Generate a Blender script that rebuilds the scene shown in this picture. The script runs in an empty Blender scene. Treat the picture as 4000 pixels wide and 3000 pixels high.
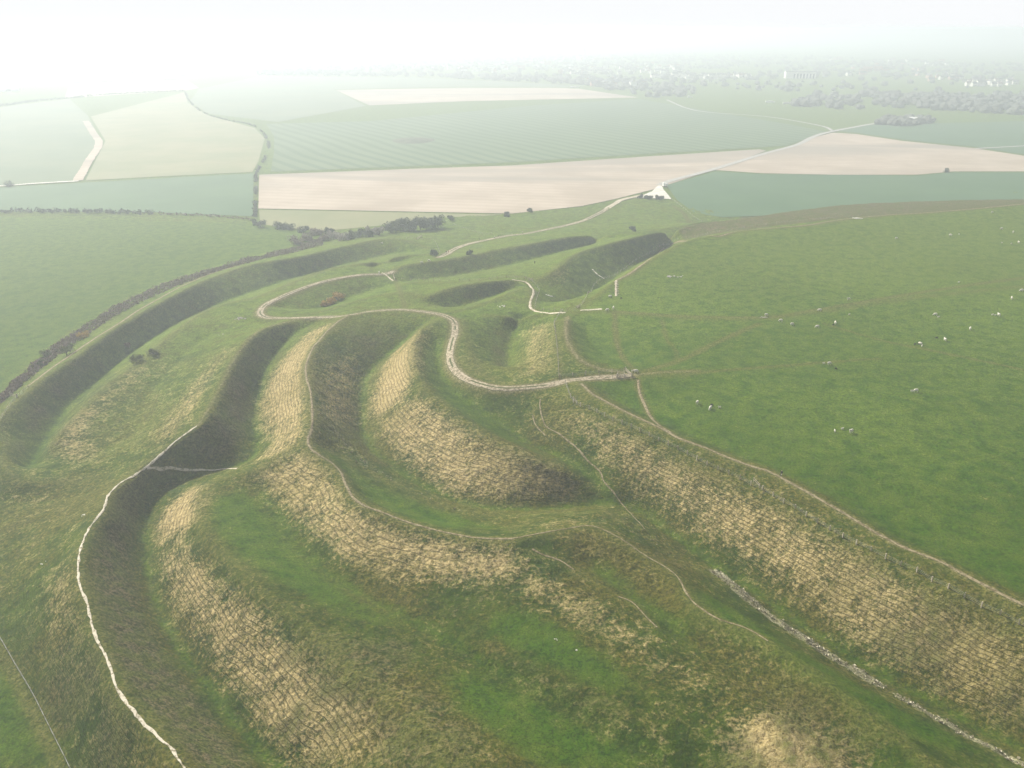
import bpy, bmesh, math, random
import numpy as np
from mathutils import Vector, Matrix, noise as mnoise
from mathutils.geometry import delaunay_2d_cdt
random.seed(7); rng = np.random.default_rng(7)
scene = bpy.context.scene
COL = scene.collection
R = math.radians
# ------------------------------------------------------------------ camera, sky, sun, exposure
PITCH = R(23.26); HC = 105.0; FP = 1790.0
cd = bpy.data.cameras.new('camera'); cam = bpy.data.objects.new('camera', cd); COL.objects.link(cam)
cam.location = (0, 0, HC); cam.rotation_euler = (math.pi/2-PITCH, 0, 0)
cd.sensor_width = 36; cd.lens = 36*FP/2212; cd.clip_start = 1; cd.clip_end = 60000
scene.camera = cam
SUN_AZ = R(-44); SUN_EL = R(33)      # azimuth measured from +Y towards +X
w = bpy.data.worlds.new("World"); scene.world = w; w.use_nodes = True
nt = w.node_tree; nt.nodes.clear()
sky = nt.nodes.new('ShaderNodeTexSky'); sky.sky_type = 'NISHITA'; sky.sun_disc = False
sky.sun_elevation = SUN_EL; sky.sun_rotation = SUN_AZ
sky.air_density = 1.0; sky.dust_density = 4.0; sky.ozone_density = 1.0; sky.altitude = 100
hs_ = nt.nodes.new('ShaderNodeHueSaturation'); hs_.inputs['Saturation'].default_value = 0.25
bg = nt.nodes.new('ShaderNodeBackground'); bg.inputs['Strength'].default_value = 0.06
wo = nt.nodes.new('ShaderNodeOutputWorld')
# white haze band low over the horizon, thinning upwards
tc = nt.nodes.new('ShaderNodeTexCoord'); sx_ = nt.nodes.new('ShaderNodeSeparateXYZ'); nt.links.new(tc.outputs['Generated'], sx_.inputs[0])
mr = nt.nodes.new('ShaderNodeMapRange'); mr.interpolation_type = 'SMOOTHSTEP'; nt.links.new(sx_.outputs[2], mr.inputs[0])
for i_, v_ in zip((1, 2, 3, 4), (.06, .36, 1.0, 0.0)): mr.inputs[i_].default_value = v_
mx = nt.nodes.new('ShaderNodeMix'); mx.data_type = 'RGBA'; nt.links.new(mr.outputs[0], mx.inputs[0])
nt.links.new(sky.outputs[0], hs_.inputs['Color']); nt.links.new(hs_.outputs[0], mx.inputs[6]); mx.inputs[7].default_value = (9.5, 9.65, 9.8, 1)
nt.links.new(mx.outputs[2], bg.inputs['Color']); nt.links.new(bg.outputs[0], wo.inputs['Surface'])
sl = bpy.data.lights.new('sun', 'SUN'); sl.energy = 5.0; sl.angle = R(6.0); sl.color = (1.0, 0.945, 0.83)
so = bpy.data.objects.new('sun', sl); COL.objects.link(so)
sd = Vector((math.sin(SUN_AZ)*math.cos(SUN_EL), math.cos(SUN_AZ)*math.cos(SUN_EL), math.sin(SUN_EL)))
so.rotation_euler = sd.to_track_quat('Z', 'Y').to_euler(); so.location = (0, 0, 300)
scene.view_settings.view_transform = 'Standard'; scene.view_settings.look = 'None'
scene.view_settings.exposure = 0.76; scene.view_settings.gamma = 1
scene.render.engine = 'CYCLES'
try:
    scene.cycles.volume_bounces = 1
except Exception: pass
HAZE_DENSITY = 0.00048; HAZE_G = 0.28
PLAIN = -28.0

# ------------------------------------------------------------------ numeric helpers
CP, SP = math.cos(PITCH), math.sin(PITCH)
def ray(px, py):
    dx = (px-1106)/FP; dy = -(py-829.5)/FP
    return np.array([dx, CP+dy*SP, -SP+dy*CP])
def at(px, py, z):
    d = ray(px, py); t = (z-HC)/d[2]
    return d[0]*t, d[1]*t
def catmull(P, step=1.0):
    P = np.asarray(P, float)
    if len(P) < 2: return P
    out = []
    Q = np.vstack([2*P[0]-P[1], P, 2*P[-1]-P[-2]])
    for i in range(1, len(Q)-2):
        a, b, c, d = Q[i-1], Q[i], Q[i+1], Q[i+2]
        L = np.linalg.norm(c[:2]-b[:2]); n = max(1, int(math.ceil(L/step)))
        t = np.arange(n)[:, None]/n
        out.append(0.5*((2*b)+(c-a)*t+(2*a-5*b+4*c-d)*t**2+(3*b-a-3*c+d)*t**3))
    out.append(P[-1:])
    return np.vstack(out)
_lat = np.random.default_rng(3).random((256, 256))
def vnoise(x, y, s, o=0):
    x = np.asarray(x)/s+o*17.3+1000; y = np.asarray(y)/s+o*9.1+1000
    xi = np.floor(x).astype(int); yi = np.floor(y).astype(int)
    fx = x-xi; fy = y-yi; fx = fx*fx*(3-2*fx); fy = fy*fy*(3-2*fy)
    g = lambda a, b: _lat[a & 255, b & 255]
    return (g(xi, yi)*(1-fx)+g(xi+1, yi)*fx)*(1-fy)+(g(xi, yi+1)*(1-fx)+g(xi+1, yi+1)*fx)*fy
def fbm(x, y, s, n=3, o=0):
    v = 0; a = 1; t = 0
    for i in range(n): v = v+a*vnoise(x, y, s/2**i, o+i); t += a; a *= .5
    return v/t

# ------------------------------------------------------------------ earthwork survey: crest and ditch lines (image x, image y, height in m)
G = 1.25; X0, X1, Y0, Y1 = -480.0, 620.0, 40.0, 800.0
NX = int((X1-X0)/G)+1; NY = int((Y1-Y0)/G)+1
CREST = [
 # outer bank beside the scrub
 [(-60,990,-13),(0,905,-12),(50,852,-12),(100,812,-12.5),(170,765,-13),(240,715,-13),(300,680,-14),(400,625,-14),(480,590,-15),(553,568,-15),(653,553,-15),(700,541,-16),(760,528,-16),(828,514,-16),(878,518,-17),(928,537,-18)],
 [(-20,930,-12.3),(8,965,-12),(8,1005,-12),(25,1032,-12.5),(50,1042,-13),(100,1046,-13.5),(162,1037,-14),(230,1030,-13)],
 # second bank
 [(118,978,-15),(125,935,-13),(180,880,-12),(230,830,-12),(300,782,-11.5),(390,705,-11),(450,668,-11),(520,648,-11),(553,642,-11),(653,600,-11.5),(728,577,-12),(803,565,-13),(878,551,-14),(928,549,-15.5)],
 # bank 2b with the dark lobe
 [(620,694,-6),(560,715,-4),(510,770,-3.5),(475,840,-3),(440,905,-3),(425,923,-4),(375,957,-7),(340,992,-9),(312,1013,-10)],
 # outer bank of the near ditch (chalk path)
 [(312,1013,-10),(280,1032,-9),(257,1047,-8.5),(235,1070,-8),(222,1104,-7),(192,1144,-6.5),(172,1197,-6),(168,1244,-6),(190,1312,-6),(215,1394,-6),(242,1456,-6),(275,1521,-6),(350,1599,-6),(397,1659,-6),(480,1760,-6)],
 # third bank, path on its crest
 [(800,672,-4),(753,680,-3.5),(728,697,-3),(703,720,-2),(678,750,-1.5),(662,790,-1),(670,844,-1),(674,900,-1),(665,952,-1.5),(690,984,-2),(735,1019,-2),(758,1069,-2),(815,1103,-2),(890,1132,-2.5),(953,1149,-3),(1028,1163,-3),(1106,1164,-3.5),(1168,1154,-4),(1218,1144,-4.5),(1276,1136,-5),(1331,1159,-5),(1381,1192,-5.5),(1456,1239,-6),(1496,1301,-6),(1556,1341,-6),(1659,1386,-6),(1780,1470,-6),(1900,1560,-6),(2030,1659,-6),(2150,1740,-6)],
 # saddle and bank between near ditch and green trough
 [(665,955,-1.5),(600,985,-5),(540,1018,-7),(470,1035,-8.5),(440,1060,-8),(433,1105,-7),(445,1150,-6),(490,1200,-6),(560,1270,-5),(640,1340,-5),(740,1430,-5),(870,1540,-5),(1000,1659,-5),(1100,1760,-5)],
 # small bank in the ditch bottom, later the line of pale tussocks
 [(1106,1142,-9),(1181,1117,-9.5),(1281,1104,-9.5),(1318,1110,-10),(1381,1142,-11.5),(1431,1187,-12.5),(1506,1230,-13.3),(1560,1250,-13.3),(1640,1312,-13.3),(1720,1368,-13.4),(1800,1422,-13.4),(1890,1477,-13.4),(1945,1510,-13.4),(2050,1567,-13.4),(2212,1652,-13.4)],
 # low bank behind third bank
 [(700,968,-6),(745,990,-8),(800,1020,-10),(870,1055,-11.3),(950,1090,-11.6),(1040,1116,-11.4)],
 # knoll bank
 [(942,690,-2.5),(905,715,-1.5),(893,770,-1),(915,830,-2),(960,875,-3),(1040,930,-4),(1130,980,-5),(1190,1003,-7),(1235,1025,-9.5),(1262,1048,-12)],
 # inner rampart crest with path
 [(1225,818,0),(1256,829,.6),(1281,852,.7),(1331,879,.7),(1381,904,.7),(1468,947,.7),(1581,992,.7),(1659,1019,.7),(1784,1087,.7),(1896,1154,.7),(1959,1187,.7),(2084,1243,.7),(2212,1310,.7),(2400,1405,.7)],
 [(1231,857,-.8),(1313,904,-.8),(1426,954,-.8),(1556,1018,-.8),(1684,1082,-.8),(1795,1148,-.8),(1916,1209,-.8),(2064,1284,-.8),(2212,1357,-.8),(2400,1450,-.8)],
 # track
 [(1500,805,-.2),(1363,811,-.2),(1281,816,-.5),(1215,827,-1),(1150,836,-1.6),(1080,838,-2),(1020,825,-2.6),(985,802,-3),(972,775,-3.4),(975,745,-3.8),(985,715,-4),(980,695,-4),(960,682,-4),(920,674,-4.3),(860,669,-4.7),(800,673,-5),(753,680,-5),(690,685,-6),(600,688,-8),(570,683,-8.3),(563,672,-8.5),(580,655,-9),(640,628,-9.4),(700,608,-9.8),(770,595,-10.5),(830,592,-12),(855,588,-12.5)],
 [(945,556,-15.5),(980,540,-18),(1030,522,-20.5),(1100,509,-22),(1130,506,-23),(1200,492,-25),(1260,477,-26.5),(1310,453,-27.5)],
 # hollows' rims in the entrance
 [(640,684,-8.3),(690,674,-9),(745,656,-8.8),(800,641,-8.3),(850,632,-8),(900,637,-7)],
 [(925,640,-6.3),(980,620,-6.3),(1040,608,-6.6),(1106,604,-7)],
 [(975,676,-5.5),(1040,656,-5.6),(1090,636,-6),(1140,620,-6.5),(1150,660,-5)],
 [(1000,690,-4),(1008,740,-3.4),(1030,795,-3),(1080,826,-2.4)],
 [(1205,690,0),(1203,740,.5),(1207,812,.3)],
 [(1222,686,1),(1226,730,1),(1252,775,1),(1290,795,.5),(1340,804,0)],
 [(1050,680,-4.5),(1106,680,-4),(1170,678,-3),(1220,675,-1.5),(1300,671,-1),(1400,682,-1),(1650,686,-.5),(2000,640,0),(2400,600,0)],
 # inner rampart, far side
 [(1245,664,-3),(1290,636,-1),(1330,606,0),(1400,562,1),(1480,521,1),(1600,499,1),(1750,486,1),(1860,470,1),(2000,460,1),(2212,441,1),(2420,424,1)],
 # far banks
 [(1158,606,-8),(1200,583,-7),(1246,547,-7),(1306,528,-7),(1406,504,-8),(1500,484,-8),(1600,472,-8),(1750,450,-8),(1850,440,-8),(2000,434,-8),(2212,430,-8),(2420,427,-8)],
 [(853,583,-12),(880,571,-11),(953,562,-11.5),(1013,552,-12),(1106,534,-13),(1231,511,-14),(1356,503,-15),(1450,490,-17),(1560,474,-18)],
 [(880,609,-9.5),(1000,609,-9),(1106,597,-9),(1158,606,-8)],
]
DITCH = [
 [(62,1020,-17),(80,990,-19),(112,935,-20),(150,880,-20.5),(205,828,-21),(275,770,-21.5),(330,730,-22),(400,688,-22),(500,648,-22),(620,605,-22),(700,583,-22),(770,566,-21.5),(850,548,-20.5),(905,543,-19.5)],
 [(200,985,-15),(290,940,-13.8),(300,900,-13.5),(330,840,-13),(380,790,-12.5),(430,740,-12),(480,712,-11)],
 [(685,697,-8),(640,720,-9),(600,760,-10),(572,810,-11),(556,860,-12),(553,920,-12),(556,965,-12),(535,998,-12),(450,1019,-13),(380,1035,-14),(335,1060,-15),(322,1100,-15.5),(314,1150,-16),(318,1220,-16),(335,1300,-16),(380,1390,-16),(450,1490,-16),(530,1590,-16),(600,1659,-16),(680,1740,-16)],
 [(560,1055,-9.5),(600,1120,-10),(650,1190,-10),(760,1275,-9.5),(900,1345,-9.5),(1050,1435,-9.5),(1200,1515,-9.5),(1380,1612,-10),(1520,1700,-10)],
 [(915,700,-6),(870,742,-9),(812,790,-11),(785,840,-12),(783,904,-13),(785,942,-13),(815,984,-13),(878,1029,-13),(953,1069,-13),(1028,1094,-13),(1103,1100,-13),(1181,1100,-13),(1256,1093,-13),(1318,1086,-13.2),(1381,1106,-13.8),(1440,1150,-14),(1530,1215,-14),(1620,1275,-14),(1710,1340,-14),(1810,1405,-14),(1910,1465,-14),(2010,1520,-14),(2110,1575,-14),(2230,1640,-14)],
 [(722,985,-5.5),(780,1045,-8),(830,1082,-9),(930,1118,-10),(1020,1136,-10),(1080,1143,-9.5)],
 [(940,740,-5.5),(950,800,-6),(985,850,-7),(1040,890,-8),(1090,925,-9),(1140,960,-10),(1210,990,-11),(1280,1035,-12),(1330,1075,-13)],
 [(590,662,-10.5),(640,668,-12.5),(690,667,-14),(740,649,-14.8),(790,632,-14.8),(835,617,-13.5)],
 [(928,655,-8.5),(975,668,-11.5),(1030,652,-12.5),(1080,634,-12),(1110,622,-10)],
 [(1125,692,-8.5),(1108,730,-10),(1098,770,-10.5),(1102,800,-8)],
 [(1262,700,-2),(1275,740,-2.6),(1315,772,-2.4),(1375,778,-1.6)],
 [(1180,657,-9),(1230,654,-13),(1290,627,-15),(1350,588,-16),(1420,546,-17),(1480,517,-18),(1560,492,-18),(1700,470,-18),(1850,457,-18),(2000,448,-18),(2212,437,-18)],
 [(872,610,-12),(890,607,-14.5),(978,597,-16),(1106,572,-17),(1168,556,-18),(1243,537,-18.5),(1356,512,-19),(1450,492,-20)],
 [(1260,1215,-7.2),(1340,1260,-7.8),(1420,1312,-8.3),(1480,1380,-8.3),(1600,1455,-8.6),(1750,1565,-9),(1880,1659,-9)],
 [(1295,845,-1.6),(1340,868,-2.4),(1400,900,-2.2),(1480,935,-1.4),(1600,985,-1.3),(1700,1012,-1.3),(1850,1085,-1.3),(2000,1165,-1.3),(2212,1262,-1.3),(2400,1350,-1.3)],
 [(800,582,-16),(828,572,-16.5),(880,563,-16)],
]
LEVEL = [
 [(-200,1000,-24),(-60,910,-22),(0,852,-20.5),(60,797,-20.5),(150,724,-21.5),(280,647,-22.5),(400,599,-23.5),(520,563,-24.5),(640,533,-25.5),(710,512,-26.5),(850,484,-27)],
 [(-300,1100,-20),(-60,1080,-17),(0,1085,-16),(120,1080,-15),(200,1062,-13)],
 [(-80,1230,-19),(-10,1370,-20),(80,1520,-20),(160,1670,-20),(250,1800,-20)],
 [(-400,1500,-24),(-200,1800,-24)],[(-700,900,-27),(-600,700,-27)],
 [(1160,1195,-4.8),(1220,1225,-5.6),(1290,1262,-6.2),(1350,1300,-6.5),(1420,1360,-6.8),(1560,1480,-7),(1700,1600,-7),(1800,1690,-7)],
 [(1000,1380,-8),(1150,1455,-7.6),(1300,1535,-7.4),(1450,1625,-7.4)],
 [(1430,760,-1),(1600,760,-.6),(1900,760,0),(2300,760,0)],
 [(1480,900,-1),(1700,950,-.6),(1950,1030,-.4),(2300,1130,-.4)],
 [(1440,600,-.4),(1650,560,-.2),(1900,530,0),(2300,500,0)],
 [(1000,520,-22.5),(1100,485,-25),(1200,465,-26.8)],
 [(1380,480,-25),(1300,490,-24),(1200,505,-21.5)],
]
PLAINPOLY = [(-900,330),(-900,700),(-500,560),(-200,500),(0,466),(330,468),(545,482),(700,502),(830,485),(950,470),(1090,463),(1200,452),(1330,432),(1400,432),(1450,434),(1480,448)]
plain_w = [at(x, y, PLAIN) for x, y in PLAINPOLY]+[(330, 760), (700, 790), (700, 900), (-600, 900)]
def pip(px, py, poly):
    inside = np.zeros(px.shape, bool); n = len(poly)
    for i in range(n):
        x1, y1 = poly[i]; x2, y2 = poly[(i+1) % n]
        if y1 == y2: continue
        c = ((y1 > py) != (y2 > py)) & (px < (x2-x1)*(py-y1)/(y2-y1)+x1)
        inside ^= c
    return inside
gx = X0+G*np.arange(NX); gy = Y0+G*np.arange(NY)
GX, GY = np.meshgrid(gx, gy)
csum = np.zeros((NY, NX)); ccnt = np.zeros((NY, NX))
WL = {}
def put(lines, key):
    WL[key] = []
    for ln in lines:
        P = np.array([(*at(x, y, z), z) for x, y, z in ln])
        S = catmull(P, 0.6); WL[key].append(S)
        i = np.round((S[:, 0]-X0)/G).astype(int); j = np.round((S[:, 1]-Y0)/G).astype(int)
        ok = (i >= 0) & (i < NX) & (j >= 0) & (j < NY)
        np.add.at(csum, (j[ok], i[ok]), S[ok, 2]); np.add.at(ccnt, (j[ok], i[ok]), 1)
for i_, ln_ in enumerate(DITCH):
    if i_ in (0, 2, 4, 11, 12): DITCH[i_] = [(a_, b_, c_-1.6*min(1, k_/2, (len(ln_)-1-k_)/2+.3)) for k_, (a_, b_, c_) in enumerate(ln_)]
put(CREST, 'crest'); _far = [(x, y, z) for x, y, z in [(1406,504,-8),(1500,484,-8),(1600,472,-8),(1750,450,-8),(1850,440,-8),(2000,434,-8),(2212,430,-8),(2420,427,-8)]]
def put_world(P):
    S = catmull(np.array(P, float), .6); i = np.round((S[:, 0]-X0)/G).astype(int); j = np.round((S[:, 1]-Y0)/G).astype(int)
    ok = (i >= 0) & (i < NX) & (j >= 0) & (j < NY); np.add.at(csum, (j[ok], i[ok]), S[ok, 2]); np.add.at(ccnt, (j[ok], i[ok]), 1)
for k_, (dd, zz) in enumerate(((30, -22.0), (46, -28.0), (90, -28.0))):
    put_world([(*(np.array(at(x, y, z))*(1+dd/np.hypot(*at(x, y, z)))), zz) for x, y, z in _far[1:]])
put(DITCH, 'ditch'); put(LEVEL, 'level')
pm = pip(GX, GY, plain_w) | (GY > 788) | (GX < -470)
csum[pm] = PLAIN; ccnt[pm] = 1
def solve():
    levels = []; s, c = csum, ccnt
    for k in range(6):
        levels.append((s, c))
        h, w_ = (s.shape[0]+1)//2*2, (s.shape[1]+1)//2*2
        S = np.zeros((h, w_)); C = np.zeros((h, w_)); S[:s.shape[0], :s.shape[1]] = s; C[:s.shape[0], :s.shape[1]] = c
        s = S[::2, ::2]+S[1::2, ::2]+S[::2, 1::2]+S[1::2, 1::2]; c = C[::2, ::2]+C[1::2, ::2]+C[::2, 1::2]+C[1::2, 1::2]
    u = None
    for k in range(5, -1, -1):
        s, c = levels[k]; m = c > 0; v = np.where(m, s/np.maximum(c, 1), 0)
        if u is None: u = np.full(s.shape, -15.0)
        else: u = np.repeat(np.repeat(u, 2, 0), 2, 1)[:s.shape[0], :s.shape[1]]
        u = np.where(m, v, u)
        for it in range(600 if k > 2 else (160 if k > 0 else 90)):
            p = np.pad(u, 1, mode='edge')
            a = .25*(p[:-2, 1:-1]+p[2:, 1:-1]+p[1:-1, :-2]+p[1:-1, 2:])
            u = np.where(m, v, a)
    return u
def gauss(a, sig):
    r = int(3*sig)+1; k = np.exp(-.5*(np.arange(-r, r+1)/sig)**2); k /= k.sum()
    for ax in (0, 1):
        p = np.pad(a, [(r, r) if i == ax else (0, 0) for i in (0, 1)], mode='edge'); o = np.zeros_like(a)
        for i, kk in enumerate(k):
            o += kk*(p[i:i+a.shape[0], :] if ax == 0 else p[:, i:i+a.shape[1]])
        a = o
    return a
HM0 = solve()
HM = gauss(HM0, 1.0)
HM += 0.5*(fbm(GX, GY, 22, 2, 5)-.5)*(1-pm)
soft = gauss(pm.astype(float), 4.0); HM = np.where(pm, PLAIN, HM)
HS = gauss(HM, 1.6)
def samp(M, x, y, fill=0.0):
    x = np.asarray(x, float); y = np.asarray(y, float)
    u = (x-X0)/G; v = (y-Y0)/G
    out = (u < 0) | (u > NX-1.001) | (v < 0) | (v > NY-1.001)
    u = np.clip(u, 0, NX-1.001); v = np.clip(v, 0, NY-1.001)
    i = u.astype(int); j = v.astype(int); fu = u-i; fv = v-j
    r = (M[j, i]*(1-fu)+M[j, i+1]*fu)*(1-fv)+(M[j+1, i]*(1-fu)+M[j+1, i+1]*fu)*fv
    return np.where(out & ((np.asarray(y) > Y1-2) | (np.abs(np.asarray(x)-70) > 545)), fill, r)
_T = np.arange(70, 1100, 0.6)
def hit(px, py):
    d = ray(px, py); z = HC+d[2]*_T; x = d[0]*_T; y = d[1]*_T
    h = samp(HM, x, y, PLAIN); k = np.argmax(z < h)
    if z[k] >= h[k]:
        return at(px, py, PLAIN)
    return float(x[k]), float(y[k])
def hits(pts): return [hit(*p) for p in pts]

# ------------------------------------------------------------------ ground cover maps
def M0(): return np.zeros((NY, NX))
def fill(M, pts, v=1.0, sig=1.5):
    P = hits(pts); m = pip(GX, GY, P).astype(float)
    if sig: m = gauss(m, sig)
    np.maximum(M, m*v, out=M)
def stroke(M, W, wid, v=1.0, soft_=1.0):
    W = np.asarray(W)
    for x, y in W[:, :2]:
        r = wid/2+soft_*1.5; i0 = int((x-r-X0)/G); i1 = int((x+r-X0)/G)+2; j0 = int((y-r-Y0)/G); j1 = int((y+r-Y0)/G)+2
        i0, j0 = max(i0, 0), max(j0, 0); i1, j1 = min(i1, NX), min(j1, NY)
        if i0 >= i1 or j0 >= j1: continue
        d = np.hypot(GX[j0:j1, i0:i1]-x, GY[j0:j1, i0:i1]-y)
        np.maximum(M[j0:j1, i0:i1], v*np.clip((wid/2+soft_-d)/(2*soft_), 0, 1), out=M[j0:j1, i0:i1])
TAN, DARK, LUSH, WORN_AND_FALLOFF, PALE, SMOOTH = M0(), M0(), M0(), M0(), M0(), M0()
TANP = [
 (1.0,[(440,1045),(438,1110),(405,1160),(335,1166),(350,1110),(390,1062)]),
 (.82,[(735,690),(700,722),(672,780),(668,900),(663,950),(620,980),(560,1006),(548,998),(590,960),(562,930),(556,880),(572,830),(612,770),(665,718)]),
 (.8,[(660,965),(735,1032),(760,1085),(860,1135),(1000,1168),(1130,1185),(1130,1228),(1060,1270),(950,1255),(850,1245),(740,1212),(660,1150),(595,1082),(562,1045),(540,1028)]),
 (1.0,[(928,700),(905,738),(903,800),(870,868),(800,915),(802,880),(822,800),(850,762)]),
 (.78,[(905,845),(960,885),(1050,950),(1180,1000),(1260,1032),(1268,1060),(1200,1080),(1080,1085),(980,1075),(900,1020),(832,960),(812,922)]),
 (.70,[(1190,855),(1235,880),(1400,950),(1700,1095),(2000,1260),(2240,1375),(2240,1605),(2100,1525),(1950,1445),(1800,1345),(1650,1250),(1500,1150),(1400,1075),(1300,990),(1220,925)]),
 (.85,[(1720,1230),(1850,1290),(1980,1350),(2100,1410),(2240,1490),(2240,1590),(2060,1500),(1900,1425),(1790,1345)]),
 (.75,[(1760,1150),(1830,1170),(1850,1200),(1790,1190)]),
 (.78,[(345,1172),(400,1165),(440,1215),(560,1320),(700,1435),(870,1560),(980,1670),(640,1670),(560,1560),(470,1450),(385,1330),(345,1250)]),
 (.95,[(545,1470),(640,1480),(712,1560),(725,1650),(640,1640),(560,1560)]),
 (.85,[(440,1320),(480,1315),(490,1350),(445,1355)]),
 (.95,[(1590,1550),(1720,1540),(1850,1640),(1880,1720),(1600,1720),(1560,1610)]),
 (.6,[(125,1200),(165,1195),(188,1350),(245,1500),(380,1670),(240,1670),(130,1450),(95,1300)]),
 (.6,[(120,935),(180,882),(300,785),(325,792),(260,850),(190,940),(225,1000),(140,1002),(112,985)]),
 (.62,[(330,992),(400,925),(445,850),(495,765),(535,735),(470,765),(400,845),(330,935)]),
 (.58,[(1125,705),(1198,692),(1202,812),(1125,815),(1130,760)]),
 (.5,[(950,1190),(1140,1198),(1300,1290),(1450,1400),(1600,1530),(1560,1560),(1400,1450),(1250,1365),(1100,1285)]),
 (.5,[(620,1330),(780,1400),(900,1480),(1010,1570),(1100,1659),(980,1659),(860,1550),(740,1440)]),
 (.5,[(880,1340),(1000,1380),(1150,1450),(1350,1545),(1500,1640),(1400,1640),(1250,1560),(1050,1450)]),
 (.5,[(1106,1150),(1200,1120),(1310,1110),(1330,1125),(1260,1132),(1150,1158)]),
 (.45,[(1290,1150),(1400,1230),(1440,1290),(1330,1230),(1220,1160)]),
 (.5,[(1500,1320),(1640,1390),(1800,1500),(1760,1510),(1600,1420),(1480,1340)]),
]
for v, P in TANP: fill(TAN, P, v)
DARKP = [
 (1.0,[(300,1032),(247,1075),(232,1118),(197,1158),(178,1210),(185,1300),(212,1380),(250,1465),(330,1565),(430,1670),(590,1670),(480,1540),(390,1440),(322,1320),(300,1220),(302,1120),(322,1045)]),
 (1.0,[(35,1012),(20,962),(60,872),(130,802),(230,733),(330,682),(480,602),(600,572),(690,572),(640,597),(520,638),(440,658),(380,695),(290,752),(200,820),(130,880),(78,970),(55,1012)]),
 (1.0,[(420,935),(470,852),(508,782),(565,724),(640,702),(672,700),(600,750),(565,810),(550,870),(552,955),(480,1000),(340,1006)]),
 (.75,[(765,688),(850,682),(885,700),(850,740),(800,790),(788,850),(782,900),(772,955),(720,948),(682,930),(676,850),(682,770),(722,712)]),
 (.8,[(620,655),(700,618),(790,600),(845,600),(830,618),(740,640),(680,662)]),
 (.95,[(930,648),(990,618),(1080,608),(1115,610),(1090,625),(1000,656),(960,666)]),
 (.9,[(1045,705),(1085,695),(1120,700),(1105,755),(1092,805),(1062,790),(1045,745)]),
 (.9,[(880,592),(930,576),(1100,548),(1240,522),(1340,508),(1240,535),(1106,570),(980,597),(900,605)]),
 (.95,[(1185,652),(1180,622),(1240,575),(1350,537),(1500,498),(1480,514),(1400,550),(1300,612),(1240,653)]),
 (1.0,[(1450,500),(1500,488),(1750,453),(1900,442),(2230,433),(2230,439),(1860,466),(1600,494),(1480,515)]),
 (.8,[(695,547),(830,520),(900,525),(920,545),(800,560),(720,572)]),
 (.7,[(960,1062),(1090,1090),(1200,1095),(1120,1102),(1000,1090)]),
 (.55,[(1340,1120),(1420,1190),(1530,1245),(1480,1250),(1380,1175)]),
 (.6,[(1055,860),(1085,858),(1100,890),(1095,930),(1055,905)]),
]
for v, P in DARKP: fill(DARK, P, v)
LUSHP = [
 (1.0,[(-500,600),(-200,520),(0,468),(540,482),(700,505),(640,530),(520,560),(400,595),(280,640),(150,718),(60,790),(0,848),(-200,1000),(-600,1200)]),
 (.9,[(1250,822),(1290,800),(1360,806),(1500,800),(1700,790),(2300,600),(2500,500),(2500,1500),(2212,1295),(2084,1230),(1896,1142),(1784,1078),(1659,1010),(1531,962),(1431,918),(1331,870)]),
 (.9,[(1222,690),(1330,610),(1480,525),(1860,474),(2300,440),(2500,500),(2300,700),(1700,800),(1340,800),(1262,775),(1235,730)]),
 (.9,[(445,1080),(530,1040),(600,1130),(650,1200),(760,1285),(900,1350),(820,1360),(640,1290),(520,1210),(450,1150)]),
 (.8,[(905,760),(940,720),(960,790),(1010,850),(1080,900),(1140,960),(1240,1010),(1180,990),(1050,935),(965,880),(925,835)]),
 (.9,[(690,960),(735,975),(760,1010),(830,1060),(950,1100),(1030,1120),(1000,1148),(900,1128),(800,1085),(750,1035),(715,990)]),
 (.9,[(1240,1210),(1300,1195),(1360,1255),(1460,1320),(1560,1440),(1480,1400),(1340,1290)]),
 (.9,[(1000,1370),(1100,1300),(1200,1340),(1330,1430),(1440,1530),(1300,1500),(1120,1420)]),
 (.9,[(900,1420),(1100,1480),(1300,1580),(1450,1670),(1150,1670),(1000,1540)]),
 (.9,[(1420,1220),(1560,1300),(1700,1390),(1900,1500),(2212,1659),(1950,1600),(1750,1480),(1600,1390),(1500,1330)]),
 (.8,[(-50,1400),(0,1400),(80,1540),(150,1670),(-50,1670)]),
]
for v, P in LUSHP: fill(LUSH, P, v, 2.5)
FIELDM = M0(); fill(FIELDM, LUSHP[0][1], 1, 1.5)
for S in (0, 2, 3, 4, 5, 6): stroke(LUSH, WL['ditch'][S][::3], 3.6, .85, 2.8)
DARK *= np.clip(1.0-.70*np.clip((GY-290)/60, 0, 1), 0, 1)
DARK = gauss(DARK, 1.3)*(.72+1.0*(fbm(GX, GY, 9, 3, 31)-.5))
_fl = M0()
for S in (0, 2, 4, 10, 11, 12): stroke(_fl, WL['ditch'][S][::3], 4.0, 1, 2.5)
DARK *= 1-.85*_fl
fill(DARK, [(1440,503),(1500,486),(1600,469),(1750,449),(1900,437),(2260,428),(2260,440),(1860,469),(1600,498),(1480,520)], 1.0, 1.5)
_p = M0(); fill(_p, [(690,790),(762,735),(785,760),(776,850),(772,905),(745,940),(700,930),(680,880)], 1, 2.5); DARK *= 1-.6*_p
fill(DARK, [(300,1040),(250,1078),(236,1118),(202,1158),(184,1210),(192,1300),(218,1380),(256,1465),(335,1565),(435,1680),(570,1680),(465,1545),(375,1440),(312,1320),(292,1220),(295,1120),(315,1050)], .86, 1.6)
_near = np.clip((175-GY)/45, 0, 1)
DARK = np.maximum(DARK, _near*np.clip(.34+1.5*(fbm(GX, GY, 13, 3, 33)-.42), 0, .62)*(1-.75*LUSH))  # patches of dark brown growth, also painting the foreground darker like vignetting
fill(TAN, [(700,700),(672,780),(668,880),(620,970),(585,950),(562,880),(600,790),(660,725)], .9, 3)
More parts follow.
